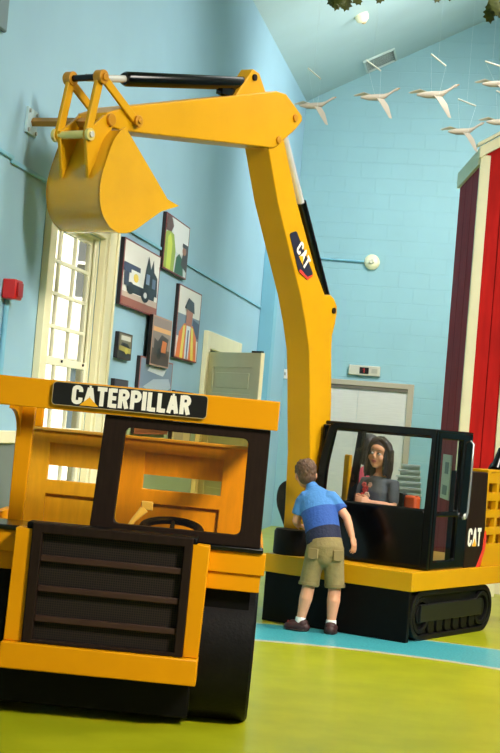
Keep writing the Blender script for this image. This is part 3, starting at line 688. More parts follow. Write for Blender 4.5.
# stick
STK = [(-2.53, 3.02), (-2.60, 2.99), (-2.30, 3.175), (-1.10, 3.52), (-1.002, 3.541), (-.689, 3.631), (-.572, 3.637), (-.341, 3.535), (-.335, 3.50), (-.418, 3.421), (-.631, 3.269), (-.679, 3.246), (-2.319, 3.028)]
STK = [(-2.46, 3.03), (-2.50, 3.06), (-2.475, 3.105), (-2.30, 3.178), (-1.002, 3.541), (-.689, 3.631), (-.572, 3.637), (-.341, 3.535), (-.335, 3.50), (-.418, 3.421), (-.631, 3.269), (-.679, 3.246), (-2.319, 3.028)]
SX0, SX1 = -1.17, -.945
stick = MB().prism(STK, SX0, SX1, YZ).build('stick', YEL2, ex, bevel=.008)
for (y, z) in ((-.44, 3.50), (-.63, 3.31)):
    MB().cyl((SX1, y, z), (SX1 + .014, y, z), .026, 16).build('bolt', mat('golden_bolt', (196, 134, 22), .35, metal=.2), stick, bevel=.003)
MB().prism([(-1.11, 3.50), (-.74, 3.61), (-.84, 3.72), (-.92, 3.73)], -1.10, -1.0, YZ).build('cylinder_bracket', YEL2, stick, bevel=.008)
MB().cyl((-1.10, -.905, 3.675), (-.985, -.905, 3.675), .022, 14).build('bolt', BROWN, stick)
MB().box(-1.075, -1.025, -1.22, -1.0, 3.50, 3.55).prism([(-1.16, 3.50), (-1.0, 3.55), (-1.0, 3.60), (-1.10, 3.57)], -1.07, -1.03, YZ).build('cylinder_rest', GLOSS, stick)
cyl1 = MB().tube([(-1.05, -2.222, 3.363), (-1.05, -2.20, 3.367), (-1.05, -.96, 3.625)], [.036, .045, .045], 24).build('stick_cylinder', GLOSS, stick)
MB().cyl((-1.05, -2.57, 3.29), (-1.05, -2.22, 3.363), .022, 18).build('piston_rod', CHROME, cyl1)
MB().tube([(-1.17, -2.567, 3.29), (-.93, -2.567, 3.29)], .02, 16).build('pivot_bar', GLOSS, stick)
cyl2 = MB().cyl((-1.05, -.10, 2.972), (-1.05, .34, 2.36), .042, 24).build('boom_cylinder', GLOSS, boom)
MB().cyl((-1.05, -.42, 3.42), (-1.05, -.10, 2.972), .029, 18).build('piston_rod', CHROME, cyl2)
# links
def link(mb, x0, x1, a, b, w0, w1):
    a = Vector(a); b = Vector(b); d = (b - a).normalized(); n = Vector((-d.y, d.x)); P = []
    for k in range(9):
        t = math.pi / 2 + math.pi * k / 8; P.append(tuple(a + d * (w0 * math.cos(t)) + n * (w0 * math.sin(t))))
    for k in range(9):
        t = -math.pi / 2 + math.pi * k / 8; P.append(tuple(b + d * (w1 * math.cos(t)) + n * (w1 * math.sin(t))))
    return mb.prism(P, x0, x1, YZ)
P3 = (-2.565, 3.29); P2 = (-2.635, 2.945); P4 = (-2.22, 3.105)
for x in (-.955, -1.165):
    ln = link(MB(), x - .012, x + .012, P3, P2, .028, .028).build('tipping_link', YEL2, stick, bevel=.003)
    sg = 1 if x > -1 else -1
    MB().cyl((x - .02 * sg, P3[0], P3[1]), (x + .034 * sg, P3[0], P3[1]), .042, 20).cyl((x + .034 * sg, P3[0], P3[1]), (x + .046 * sg, P3[0], P3[1]), .022, 16).build('bolt', mat('golden_bolt', (196, 134, 22), .35, metal=.2), ln, bevel=.004)
    ln = link(MB(), x + .012 * sg, x + .03 * sg, P3, P4, .026, .025).build('guide_link', YEL2, stick, bevel=.003)
    MB().cyl((x + .03 * sg, P4[0], P4[1]), (x + .048 * sg, P4[0], P4[1]), .036, 18).cyl((x + .048 * sg, P4[0], P4[1]), (x + .056 * sg, P4[0], P4[1]), .016, 14).build('bolt', mat('golden_bolt', (196, 134, 22), .35, metal=.2), ln, bevel=.004)
# bucket
BK = [(-2.40, 3.03), (-2.444, 3.006), (-2.502, 2.939), (-2.55, 2.818), (-2.588, 2.702), (-2.590, 2.611), (-2.558, 2.508), (-2.475, 2.437), (-2.374, 2.415), (-2.258, 2.440), (-1.991, 2.605), (-1.813, 2.668), (-1.935, 2.690)]
KX0, KX1 = -1.262, -.865
shell = rpoly(BK[1:11], [.001] + [.07] * 8 + [.001], 5)
bucket = MB()
for x in (KX0, KX1 - .018): bucket.prism([BK[0]] + shell + BK[11:], x, x + .018, YZ)
n = len(shell); cs = Vector((-2.3, 2.72))
inn = [tuple(Vector(p) + (cs - Vector(p)).normalized() * .014) for p in shell]
vs = [(x, p[0], p[1]) for x in (KX0 + .004, KX1 - .004) for p in shell] + [(x, p[0], p[1]) for x in (KX0 + .004, KX1 - .004) for p in inn]
fs = []
for i in range(n - 1):
    fs += [(i, i + 1, n + i + 1, n + i), (2 * n + i, 3 * n + i, 3 * n + i + 1, 2 * n + i + 1)]
fs += [(0, n, 3 * n, 2 * n), (n - 1, 3 * n - 1, 4 * n - 1, 2 * n - 1)]
bucket.add(vs, fs)
bucket = bucket.build('bucket', mat('bucket_yellow', (214, 160, 26), .2, noise=.05, scale=5, coat=.5), stick, smooth=50)
for x in (-.955, -1.145):
    MB().prism([(-2.662, 2.965), (-2.62, 2.985), (-2.50, 3.085), (-2.44, 3.10), (-2.41, 3.05), (-2.46, 2.96), (-2.575, 2.76), (-2.600, 2.700), (-2.625, 2.80)], x - .011, x + .011, YZ).build('ear', YEL2, bucket, bevel=.003)
    MB().cyl((x, -2.453, 3.066), (x + (.03 if x > -1 else -.03), -2.453, 3.066), .036, 16).build('bolt', mat('golden_bolt', (196, 134, 22), .35, metal=.2), bucket, bevel=.003)
pn = MB().cyl((-1.20, -2.635, 2.945), (-.93, -2.635, 2.945), .024, 20).cyl((-.945, -2.635, 2.945), (-.925, -2.635, 2.945), .036, 20).cyl((-1.19, -2.635, 2.945), (-1.17, -2.635, 2.945), .04, 20).build('pin', mat('pin_pale_gold', (226, 206, 120), .3, metal=.3), bucket)
MB().cyl((-.925, -2.635, 2.945), (-.915, -2.635, 2.945), .018, 12).build('bolt', CHROME, bucket)
# support bar to the wall: wall plate point in excavator space
Mex = Matrix.Translation((1.19, 10.52, 0)) @ Matrix.Rotation(-PSI, 4, 'Z')
pw = Mex.inverted() @ (Vector((WX0, 0, 0)) + DW * (9.196 * LEN) + NW * .012 + Vector((0, 0, 3.056)))
sb = MB().tube([pw, (-1.05, -2.50, 3.045)], .026, 4).build('wall_support_bar', mat('bar_ochre', (186, 130, 44), .45), stick)
nwl = (Mex.inverted().to_3x3() @ NW); dwl = (Mex.inverted().to_3x3() @ DW)
M = Matrix(((dwl.x, nwl.x, 0, pw.x), (dwl.y, nwl.y, 0, pw.y), (0, 0, 1, pw.z), (0, 0, 0, 1)))
MB().box(-.10, .10, -.010, .004, -.075, .075, M).build('wall_plate', mat('plate_pale_blue', (176, 204, 208), .45), stick)
for a in (-.075, .075):
    for b in (-.055, .055): MB().cyl(M @ Vector((a, .004, b)), M @ Vector((a, .014, b)), .012, 8).build('plate_bolt', STEEL, stick)

# drum at the foot of the boom, seat back behind it, hose
MB().tube([(-1.03, .135, .475), (-1.03, .135, .49), (-1.03, .135, .635), (-1.03, .135, .655)], [.125, .13, .13, .118], 28).build('pivot_drum', RUBBER, ex)
MB().prism(rpoly([(-1.24, .476), (-1.32, .62), (-1.425, .82), (-1.40, .965), (-1.27, 1.0), (-1.17, .82), (-1.17, .476)], [.0, .05, .12, .09, .07, .08, .0]), .50, .56, XZ).build('seat_back', GLOSS, ex, bevel=.012)
MB().box(BX0 - .034, BX0 - .006, .30, .34, .476, 1.48).build('hose', GLOSS, ex, bevel=.004)
# cab
CY = .25; CB = .86; XR = -.012
outer = rpoly([(XR, .476), (XR, 1.448), (-.862, 1.448), (-.945, 1.10), (-.945, .476)], [.004, .02, .06, .1, .004], 5)
inner = rpoly([(-.066, .895), (-.05, 1.396), (-.815, 1.396), (-.862, 1.13), (-.872, .895)], [.02, .02, .02, .06, .02], 5)
cab = MB().ring(outer, inner, CY, CY + .045, XZ).build('cab_front_frame', GLOSS, ex, bevel=.012)
MB().prism(rpoly([(-.06, .50), (-.06, .885), (-.9, .885), (-.9, .50)], .015, 3), CY - .008, CY + .0, XZ).build('lower_panel', GLOSS, cab, bevel=.006)
MB().prism([(-.05, .89), (-.045, 1.40), (-.82, 1.40), (-.88, .89)], CY + .020, CY + .026, XZ).build('pane', GLASSC, cab)
MB().prism([(-.640, .89), (-.695, .89), (-.645, 1.40), (-.588, 1.40)], CY + .028, CY + .06, XZ).build('mullion', GLOSS, cab, bevel=.006)
so = rrect(CY + .045, CB, .476, 1.44, [.05, .004, .004, .004], 5)
us = [CY + .045, .355, .69, CB]; vs = [.476, .54, .845, .882, 1.385, 1.44]
side = MB().cells(us, vs, lambda i, j: not (i == 1 and j in (1, 3)), XR - .04, XR, YZ).build('cab_side_door', GLOSS, ex, bevel=.01)
MB().box(XR - .024, XR - .019, .345, .70, .53, 1.39).build('pane', GLASSC, side)
MB().tube([(XR + .004, .80, 1.39), (XR + .03, .80, 1.37), (XR + .034, .79, 1.1), (XR + .034, .78, .88), (XR + .026, .77, .845), (XR + .004, .765, .835)], [.008, .009, .009, .009, .012, .012], 12).build('grab_handle', mat('clear_acrylic', (196, 200, 196), .12, metal=.7), side)
MB().ell((XR + .02, .772, .85), (.012, .022, .022)).build('door_latch', CHROME, side)
MB().ring(rrect(-.90, XR, CY, CB, .01), rrect(-.84, XR - .06, CY + .06, CB - .05, .02), 1.425, 1.452, XY).build('cab_roof', GLOSS, ex, bevel=.01)  # unseen roof, shaped as an open ring to let light into the cab
us = [-.945, -.88, XR - .07, XR]; 
MB().cells([-.935, -.915, XR - .07, XR - .041], [.476, .84, .88, 1.385, 1.424], lambda i, j: i in (0, 2) or j == 3, CB - .05, CB, XZ).build('cab_rear_frame', GLOSS, ex, bevel=.008)
MB().cells([CY + .046, CY + .10, CB - .051], [.476, .80, 1.385, 1.424], lambda i, j: i != 1 or j != 1, -.945, -.92, YZ).build('cab_left_frame', GLOSS, ex, bevel=.008)
sea = MB().box(-.78, -.30, .50, .84, .476, .68).build('cab_bench', mat('bench_dark', (44, 40, 40), .5), ex, bevel=.02)
MB().box(-.405, -.30, .60, .68, .68, .965).build('cab_cushion', mat('cushion_orange', (214, 84, 30), .6), ex, bevel=.02)
MB().prism(rpoly([(-.50, .68), (-.41, .68), (-.40, .97), (-.44, .98)], .015, 3), .59, .66, XZ).build('cushion_side', mat('cushion_dark', (40, 38, 38), .6), ex)
lv = MB().box(-.785, -.735, .36, .40, .476, 1.22).build('reflection_post', YEL2, ex, bevel=.01)  # added yellow post imitating a reflection in the cab glass
# rear body
MB().prism([(.868, .476), (1.08, .476), (1.17, .60), (1.19, .74), (1.17, 1.168), (.868, 1.168)], XR - .16, XR, YZ).build('counterweight', BROWN, ex, bevel=.006)
MB().prism([(1.08, .476), (1.135, .476), (1.205, .60), (1.215, .68), (1.192, .74), (1.17, .60)], XR - .06, XR + .006, YZ).build('body_stripe', REDP, ex)
m = MB()
cf = lambda u, v, a: Vector((XR + .002 + a, .895 + u, .63 + v))
ps = word(m, 'CaT', cf, .225, .13, gap=.06, st=.215); m.build('lettering', SIGNW, ex, smooth=0)
a0, a1 = ps[1]
MB().add([cf(a0 + .0, 0, .001), cf(a1 - .0, 0, .001), cf((a0 + a1) / 2, .06, .001)], [(0, 1, 2)]).build('lettering_triangle', SIGNY, ex, smooth=0)
us = [1.175, 1.205]
for k in range(4): us += [us[-1] + .15, us[-1] + .19]
us[-1] = us[-2] + .06
vs = [.476, .640, .708, .765, .834, .892, .960, 1.02, 1.09, 1.168]
gr = MB().cells(us, vs, lambda i, j: not (i % 2 == 1 and j % 2 == 1), XR - .045, XR - .002, YZ).build('engine_grille', YEL2, ex, bevel=.003)
MB().cells(us, vs, lambda i, j: not (i % 2 == 1 and j % 2 == 1), XR - .16, XR - .13, YZ).build('engine_grille', YEL2, ex)
MB().box(XR - .16, XR - .0, 1.175, us[-1], 1.169, 1.19).build('engine_cover', YEL2, ex, bevel=.004)
MB().tube([(-.10, 1.50, 1.19), (-.10, 1.53, 1.24), (-.10, 1.60, 1.34)], [.045, .04, .035], 18).build('exhaust_pipe', GLOSS, ex)
MB().prism([(1.47, 1.19), (1.75, 1.19), (1.73, 1.235), (1.54, 1.24)], -.16, -.05, YZ).build('exhaust_box', BROWN, ex, bevel=.006)

# ================================================================== LOADER
ld = thing('toy_loader', (-.585, 7.085, 0), 'yellow and black play loader with grille and word sign in the foreground', 'play loader', R(-.3))
ld.rotation_euler = (0, R(.75), R(-.3))
RX0, RX1 = -.655, .712
rf = MB().box(RX0, RX1, -.02, .02, 1.375, 1.508).box(RX0, RX0 + .03, .02, 1.22, 1.375, 1.508).box(RX1 - .03, RX1, .02, 1.22, 1.375, 1.508).box(RX0, RX1, 1.22, 1.25, 1.375, 1.508).box(RX0 + .03, RX1 - .03, .40, .46, 1.44, 1.505).box(RX0 + .03, RX1 - .03, .80, .86, 1.44, 1.505).build('roof', YEL, ld, bevel=.004)
sg = MB().prism(rrect(-.318, .386, 1.397, 1.503, .018), -.034, -.0205, XZ).build('sign_plate', SIGNB, rf)
MB().ring(rrect(-.318, .386, 1.397, 1.503, .018), rrect(-.3155, .3835, 1.3995, 1.5005, .016), -.0345, -.0340, XZ).build('sign_border', mat('sign_border_pale', (196, 170, 110), .5), sg)
m = MB(); lf_ = lambda u, v, a: Vector((-.228 + u, -.0348 - a, 1.409 + v))
ps = word(m, 'CaTERPILLAR', lf_, .538, .085, gap=.085, st=.225); m.build('lettering', SIGNW, sg, smooth=0)
a0, a1 = ps[1]
MB().add([lf_(a0 - .018, -.004, .001), lf_(a1 + .018, -.004, .001), lf_((a0 + a1) / 2, .036, .001)], [(0, 1, 2)]).build('lettering_triangle', SIGNY, sg, smooth=0)
# windscreen
ws = MB().ring(rpoly([(.684, .838), (.682, 1.374), (-.072, 1.374), (-.096, .838)], .003, 5), rpoly([(.588, .888), (.586, 1.326), (.026, 1.326), (.010, .888)], .03, 5), .0, .05, XZ).build('windscreen_frame', BROWN, ld, bevel=.004)
MB().prism(rrect(.018, .592, .888, 1.326, .028), .022, .028, XZ).build('pane', GLASSO, ws)
# front body
for x0, x1, x2, x3 in ((.44, .714, .44, .698), (-.66, -.40, -.645, -.40)):
    MB().box(x0, x1, -.015, .05, .716, .815).build('fender_lip', YEL, ld, bevel=.004)
    MB().box(x2, x3, -.003, .05, .637, .716).build('fender_skirt', YEL, ld, bevel=.004)
MB().box(-.655, .70, -.03, .30, .815, .838).build('cowl', GLOSS, ld, bevel=.006)
MB().box(-.36, .405, -.12, .0, .836, .868).build('hood_top', BLACK, ld, bevel=.008)
hood = MB().box(-.33, .385, -.085, .05, .22, .836).build('hood', BLACK, ld)
for P_ in ([(.385, .335), (.385, .838), (.462, .836), (.455, .335)], [(-.332, .335), (-.332, .838), (-.408, .838), (-.415, .335)]):
    MB().prism(P_, -.118, .0, XZ).build('hood_side', YEL, ld, bevel=.004)
MB().box(-.420, .456, -.165, .0, .218, .334).build('bumper', YEL, ld, bevel=.006)
gf = MB().ring(rrect(-.333, .386, .336, .866, .002), rrect(-.285, .345, .352, .822, .002), -.135, -.085, XZ).build('grille_frame', BROWN, ld, bevel=.006)
for z in (.712, .578, .444):
    MB().box(-.285, .345, -.125, -.088, z - .013, z + .014).build('grille_bar', BROWNH, gf, bevel=.003)
MB().box(-.285, .345, -.100, -.086, .352, .822).build('grille_mesh', MESHM, gf)
MB().box(-.62, .43, .01, 1.2, .04, .222).build('underbody', BLACK, ld, bevel=.008)
MB().box(-.60, .66, .05, 1.14, .222, .30).box(-.60, .66, .05, .10, .30, .815).build('chassis', BLACK, ld)
for (x0, x1) in ((.405, .700), (-.70, -.425)):
    for yc in (.315, 1.02):
        if x0 < 0: xo, sgn = x0, -1
        else: xo, sgn = x1, 1
        wh = MB().tube([(x0, yc, .34), (x0 + .012, yc, .34), (x1 - .012, yc, .34), (x1, yc, .34)], [.325, .338, .338, .325], 48).build('wheel', RUBBER, ld)
        MB().tube([(xo, yc, .34), (xo + .003 * sgn, yc, .34)], [.16, .15], 28).build('wheel_hub', YEL, wh)
# cab tub: sides and rear panel
for x0 in (.66, -.655):
    MB().box(x0, x0 + .04, .05, 1.15, .69, .838).build('side_panel', YEL, ld, bevel=.004)
us = [-.655, -.546, -.20, -.04, .372, .50, .640, .70]; vs = [.45, .925, 1.0, 1.068, 1.073, 1.192, 1.255]
us = [-.565, -.456, -.12, .05, .462, .635]; vs = [.45, .52, .925, 1.0, 1.068, 1.192, 1.255]
rp = MB().cells(us, vs, lambda i, j: not (i in (1, 3) and j in (1, 3, 4)), 1.15, 1.19, XZ).build('rear_panel', WOODY, ld, bevel=.004)
for i in (1, 3):
    MB().box(us[i] - .005, us[i + 1] + .005, 1.172, 1.186, 1.075, 1.194).build('inset_panel', WOODY, rp)
    MB().box(us[i] - .005, us[i + 1] + .005, 1.172, 1.186, .515, .928).build('inset_panel', WOODY, rp)
MB().box(-.575, .645, 1.135, 1.205, 1.255, 1.272).build('top_rail', mat('rail_pale_amber', (226, 176, 70), .45), rp, bevel=.004)
for x0 in (-.565, .58):
    MB().box(x0, x0 + .055, 1.14, 1.20, 1.272, 1.374).build('rear_post', YEL, ld, bevel=.004)
MB().prism([(-.560, .60), (-.495, .60), (-.478, 1.374), (-.563, 1.374)], .62, .67, XZ).build('side_post', YEL, ld, bevel=.004)
arch = [(.62, 1.374), (.62, 1.22)] + [(.62 - .30 * (1 - math.cos(R(a))), 1.22 + .14 * math.sin(R(a))) for a in range(0, 91, 15)] + [(.32, 1.374)]
MB().prism(arch, -.560, -.540, YZ).build('arch_bracket', YEL, ld)
sw = MB()
cs_ = Vector((.265, .24, .868)); Msw = Matrix.Translation(cs_) @ Matrix.Rotation(R(14), 4, 'X')
rim = [Msw @ Vector((.135 * math.cos(2 * math.pi * k / 36), .135 * math.sin(2 * math.pi * k / 36), 0)) for k in range(37)]
sw = MB().tube(rim, .019, 10, caps=False).build('steering_wheel', BLACK, ld)
m = MB()
for k in range(3):
    a = R(90 + 120 * k); m.tube([Msw @ Vector((0, 0, -.02)), Msw @ Vector((.13 * math.cos(a), .13 * math.sin(a), 0))], [.014, .009], 8)
m.ell(Msw @ Vector((0, 0, -.015)), (.035, .035, .02)); m.build('spokes', BLACK, sw)
MB().cyl(Msw @ Vector((0, 0, -.02)), (.255, .09, .72), .016, 10).build('steering_column', BLACK, sw)
MB().box(.0, .56, .10, .30, .60, .80).build('dashboard', BLACK, ld, bevel=.01)
lv = MB().tube([(.055, .16, .83), (.09, .17, .90), (.135, .19, .955)], [(.010, .010), (.013, .011), (.022, .012)], 10).box(.118, .172, .18, .2, .95, .99).build('gear_lever', WHITE, ld, bevel=.004)

# ================================================================== PEOPLE
def head(body, Rm, c, k):
    """skull, jaw, nose, ears; local front is -Y; k = scale (1 = 0.2 m tall child head)"""
    P = lambda x, y, z: Vector(c) + Rm @ (Vector((x, y, z)) * k)
    body.ell(P(0, .008, .022), (.071 * k, .088 * k, .083 * k), Rm)
    body.ell(P(0, -.022, -.028), (.058 * k, .062 * k, .072 * k), Rm)
    body.ell(P(0, -.048, -.078), (.026 * k, .024 * k, .022 * k), Rm)
    for sx in (-1, 1):
        body.ell(P(.032 * sx, -.056, -.030), (.026 * k, .020 * k, .026 * k), Rm)
        body.ell(P(.073 * sx, .012, -.012), (.010 * k, .019 * k, .029 * k), Rm)
    body.tube([P(0, -.078, .008), P(0, -.094, -.022), P(0, -.086, -.031)], [.007 * k, .011 * k, .010 * k], 10, round_ends=True)
    body.ell(P(0, -.045, .030), (.056 * k, .036 * k, .040 * k), Rm)
    return P
def face(P, Rm, k, parent, open_mouth=True, look=(0, 0)):
    for sx in (-1, 1):
        e = MB().ell(P(.030 * sx, -.0755, -.001), (.0155 * k, .0095 * k, .0088 * k), Rm).build('eye', EYEW, parent)
        MB().ell(P(.030 * sx + look[0], -.0815, -.001 + look[1]), (.0095 * k, .0048 * k, .0092 * k), Rm).build('iris', EYED, e)
        MB().tube([P(.015 * sx, -.083, .0235), P(.030 * sx, -.082, .0275), P(.047 * sx, -.072, .0235)], [.002 * k, .0025 * k, .0015 * k], 8).build('eyebrow', mat('brow_dark', (84, 56, 42), .7), parent)
    ml = MB().tube([P(-.020, -.079, -.053), P(-.008, -.0845, -.0485), P(0, -.085, -.050), P(.008, -.0845, -.0485), P(.020, -.079, -.053)], [.002 * k, .0045 * k, .0042 * k, .0045 * k, .002 * k], 8)
    ml.tube([P(-.018, -.079, -.056), P(0, -.083, -.065), P(.018, -.079, -.056)], [.002 * k, .0055 * k, .002 * k], 8)
    ml = ml.build('lips', LIPS, parent)
    if open_mouth: MB().ell(P(0, -.0815, -.056), (.013 * k, .004 * k, .005 * k), Rm).build('mouth', mat('mouth_dark', (50, 16, 16), .5), parent)
def hand(body, w, d, n, k, side, curl):
    """w wrist, d direction to the knuckles, n palm normal, k hand length, side = which side the thumb leaves"""
    w = Vector(w); d = Vector(d).normalized(); n = Vector(n); n = (n - d * n.dot(d)).normalized(); s = d.cross(n) * side
    body.tube([w - d * .02 * k, w + d * .12 * k, w + d * .30 * k, w + d * .50 * k], [(.15 * k, .13 * k), (.20 * k, .12 * k), (.25 * k, .11 * k), (.24 * k, .09 * k)], 12, squash=tuple(n), round_ends=True)
    for i, (o, L) in enumerate(((.18, .44), (.06, .50), (-.06, .46), (-.17, .36))):
        p = w + d * .46 * k + s * o * k; pts = [p]; a = .15
        for j, f in enumerate((.45, .32, .25)):
            a += curl * (.5 + .35 * j) + .06 * i
            p = p + (d * math.cos(a) + n * math.sin(a) + s * (o * .25)) * L * f * k; pts.append(p)
        body.tube(pts, [.060 * k, .056 * k, .050 * k, .042 * k], 8, round_ends=True)
    p = w + d * .14 * k + s * .15 * k
    body.tube([p, p + (d * .6 + s * .75 + n * .2).normalized() * .20 * k, p + (d * .85 + s * .62 + n * .35).normalized() * .38 * k, p + (d * 1.0 + s * .45 + n * .5).normalized() * .50 * k], [.085 * k, .07 * k, .060 * k, .048 * k], 8, round_ends=True)

# ---- boy
BO = Vector((.60, 10.70, 0))
boy = thing('person', tuple(BO), 'boy in blue shirt and khaki shorts seen from behind, leaning onto the excavator', 'person')
def q(x, y, z): return Vector((x, y, z)) - BO
ANK = [q(.484, 10.715, .075), q(.692, 10.69, .075)]; KNE = [q(.518, 10.70, .30), q(.698, 10.695, .30)]; HIP = [q(.548, 10.69, .545), q(.672, 10.685, .545)]
PEL = q(.611, 10.685, .585); WAI = q(.588, 10.735, .69); CHE = q(.548, 10.83, .845); NEC = q(.497, 10.895, .972); HED = q(.447, 10.955, 1.062)
LSH = q(.440, 10.865, .890); RSH = q(.648, 10.835, .905); LEL = q(.405, 10.875, .735); REL = q(.745, 10.785, .795); RWR = q(.790, 10.745, .672); LWR = q(.425, 11.00, .70)
RH = Matrix.Rotation(R(190), 3, 'Z') @ Matrix.Rotation(R(6), 3, 'X')
RH = Matrix.Rotation(R(-7), 3, 'Y') @ RH
b = MB()
kb = .94
Pb = head(b, RH, HED, kb)
b.tube([CHE, NEC - (HED - NEC) * .1, HED - Vector((0, 0, .02))], [.05, .034, .036], 14)
b.tube([PEL - Vector((0, 0, .04)), PEL, WAI, CHE, CHE + (NEC - CHE) * .55, NEC], [(.07, .055), (.085, .07), (.088, .07), (.105, .072), (.09, .06), (.035, .035)], 20, squash=(0, 1, 0), round_ends=True)
for h, kn, an, toe in ((HIP[0], KNE[0], ANK[0], q(.415, 10.745, .03)), (HIP[1], KNE[1], ANK[1], q(.705, 10.80, .03))):
    mid = h.lerp(kn, .5); calf = kn.lerp(an, .32) + Vector((0, -.008, 0))
    b.tube([h + Vector((0, 0, .03)), h, mid, kn, calf, kn.lerp(an, .7), an], [.050, .056, .053, .044, .046, .036, .029], 16, round_ends=True)
    b.tube([an, an.lerp(toe, .5) - Vector((0, 0, .02)), toe], [.03, .028, .022], 12, round_ends=True)
for s_, e_, w_ in ((LSH, LEL, LWR), (RSH, REL, RWR)):
    b.tube([CHE.lerp(s_, .6) + Vector((0, 0, .035)), s_, s_.lerp(e_, .5), e_, e_.lerp(w_, .35), w_], [.04, .04, .034, .029, .029, .021], 14, round_ends=True)
hand(b, RWR, (.32, -.05, -1), (-.8, .5, 0), .132, 1, .2)
hand(b, LWR, (.55, .6, -.12), (0, 0, -1), .118, 1, .18)
body = b.build('body', SKIN, boy, remesh=.0042, smoothit=3)
face(Pb, RH, kb, boy, False)
# hair: close cap with short locks
HAIRB = mat('hair_brown', (92, 66, 46), .6, noise=.35, scale=60, stretch=(1, 1, .4), bump=.5, bscale=120)
h = MB()
random.seed(3)
h.ell(Pb(0, .016, .030), (.0785 * kb, .093 * kb, .086 * kb), RH, 24, 16)
h.ell(Pb(0, .040, -.020), (.068 * kb, .062 * kb, .064 * kb), RH, 20, 12)
for k in range(150):
    u = random.uniform(-.75, 1); a = random.uniform(0, 2 * math.pi); r = math.sqrt(max(0, 1 - u * u))
    x, y, z = r * math.cos(a), r * math.sin(a), u
    if y < -.35 and z < .45: continue
    p = Vector((x * .077, .016 + y * .092, .030 + z * .085)); nrm = Vector((x, y, z)).normalized()
    dr = (Vector((random.uniform(-.3, .3), .3, -1)) ); dr = (dr - nrm * dr.dot(nrm)).normalized()
    h.tube([Pb(*(p - nrm * .004)), Pb(*(p + dr * .012 + nrm * .003)), Pb(*(p + dr * .026 + nrm * .002))], [.007, .006, .002], 6)
hairb = h.build('hair', HAIRB, boy, remesh=.004, smoothit=1)
# shirt
spine = (NEC - PEL).normalized()
SH = banded_material('boy_shirt_cloth', [(0.0, (18, 26, 56)), (.120, (40, 82, 158)), (.275, (70, 130, 194))], tuple(spine), tuple(PEL))
s = MB()
s.tube([PEL + spine * .035, PEL + spine * .06, WAI, CHE, CHE + (NEC - CHE) * .55, NEC + (NEC - CHE) * .02], [(.124, .104), (.124, .104), (.120, .096), (.128, .092), (.112, .078), (.046, .046)], 24, squash=(0, 1, 0), round_ends=True)
for s_, e_, fr in ((LSH, LEL, .72), (RSH, REL, .62)):
    s.tube([CHE.lerp(s_, .45) + Vector((0, 0, .05)), CHE.lerp(s_, .85) + Vector((0, 0, .022)), s_.lerp(e_, .12), s_.lerp(e_, fr * .6), s_.lerp(e_, fr)], [.046, .050, .050, .049, .050], 16)
s.build('shirt', SH, boy, remesh=.006, smoothit=4)
# collar
m = MB(); ax = (NEC - CHE).normalized()
n1 = ax.orthogonal().normalized(); n2 = ax.cross(n1)
cc = NEC - ax * .008
m.tube([cc + n1 * (.043 * math.cos(2 * math.pi * k / 20)) + n2 * (.043 * math.sin(2 * math.pi * k / 20)) for k in range(21)], .010, 8, caps=False)
m.build('collar', mat('collar_blue', (64, 124, 188), .8), boy)
# shorts
KH = mat('khaki_cloth', (140, 124, 78), .85, noise=.14, scale=18, bump=.4, bscale=40)
s = MB()
s.tube([PEL - Vector((0, 0, .055)), PEL, PEL + Vector((-.008, .012, .055))], [(.122, .096), (.124, .102), (.116, .096)], 24, squash=(0, 1, 0), round_ends=False)
s.ell(PEL + Vector((0, .0, -.065)), (.085, .095, .075))
for h_, kn in zip(HIP, KNE):
    end = h_.lerp(kn, .93)
    s.tube([h_ + Vector((0, 0, .05)), h_, h_.lerp(kn, .5), end], [(.066, .08), (.071, .082), (.068, .074), (.069, .072)], 20, squash=(0, 1, 0))
s.build('shorts', KH, boy, remesh=.006, smoothit=3)
for h_, kn in zip(HIP, KNE):
    end = h_.lerp(kn, .93)
    MB().tube([end + Vector((0, 0, .004)), end + Vector((0, 0, .026))], [(.0725, .0755), (.0715, .0745)], 24, squash=(0, 1, 0)).build('hem', mat('khaki_hem', (128, 112, 68), .85, bump=.3), boy, bevel=.002)
for sx in (-1, 1):
    c = PEL + Vector((.060 * sx, -.086, -.04))
    c.y = -.012
    M = Matrix.Translation(c) @ Matrix.Rotation(R(16 * sx), 4, 'Z')
    MB().prism([(-.034, -.035), (0, -.045), (.034, -.035), (.034, .032), (-.034, .032)], -.100, -.075, lambda u, v, a: M @ Vector((u, a, v))).build('pocket', mat('khaki_pocket', (134, 118, 74), .85), boy, bevel=.004)
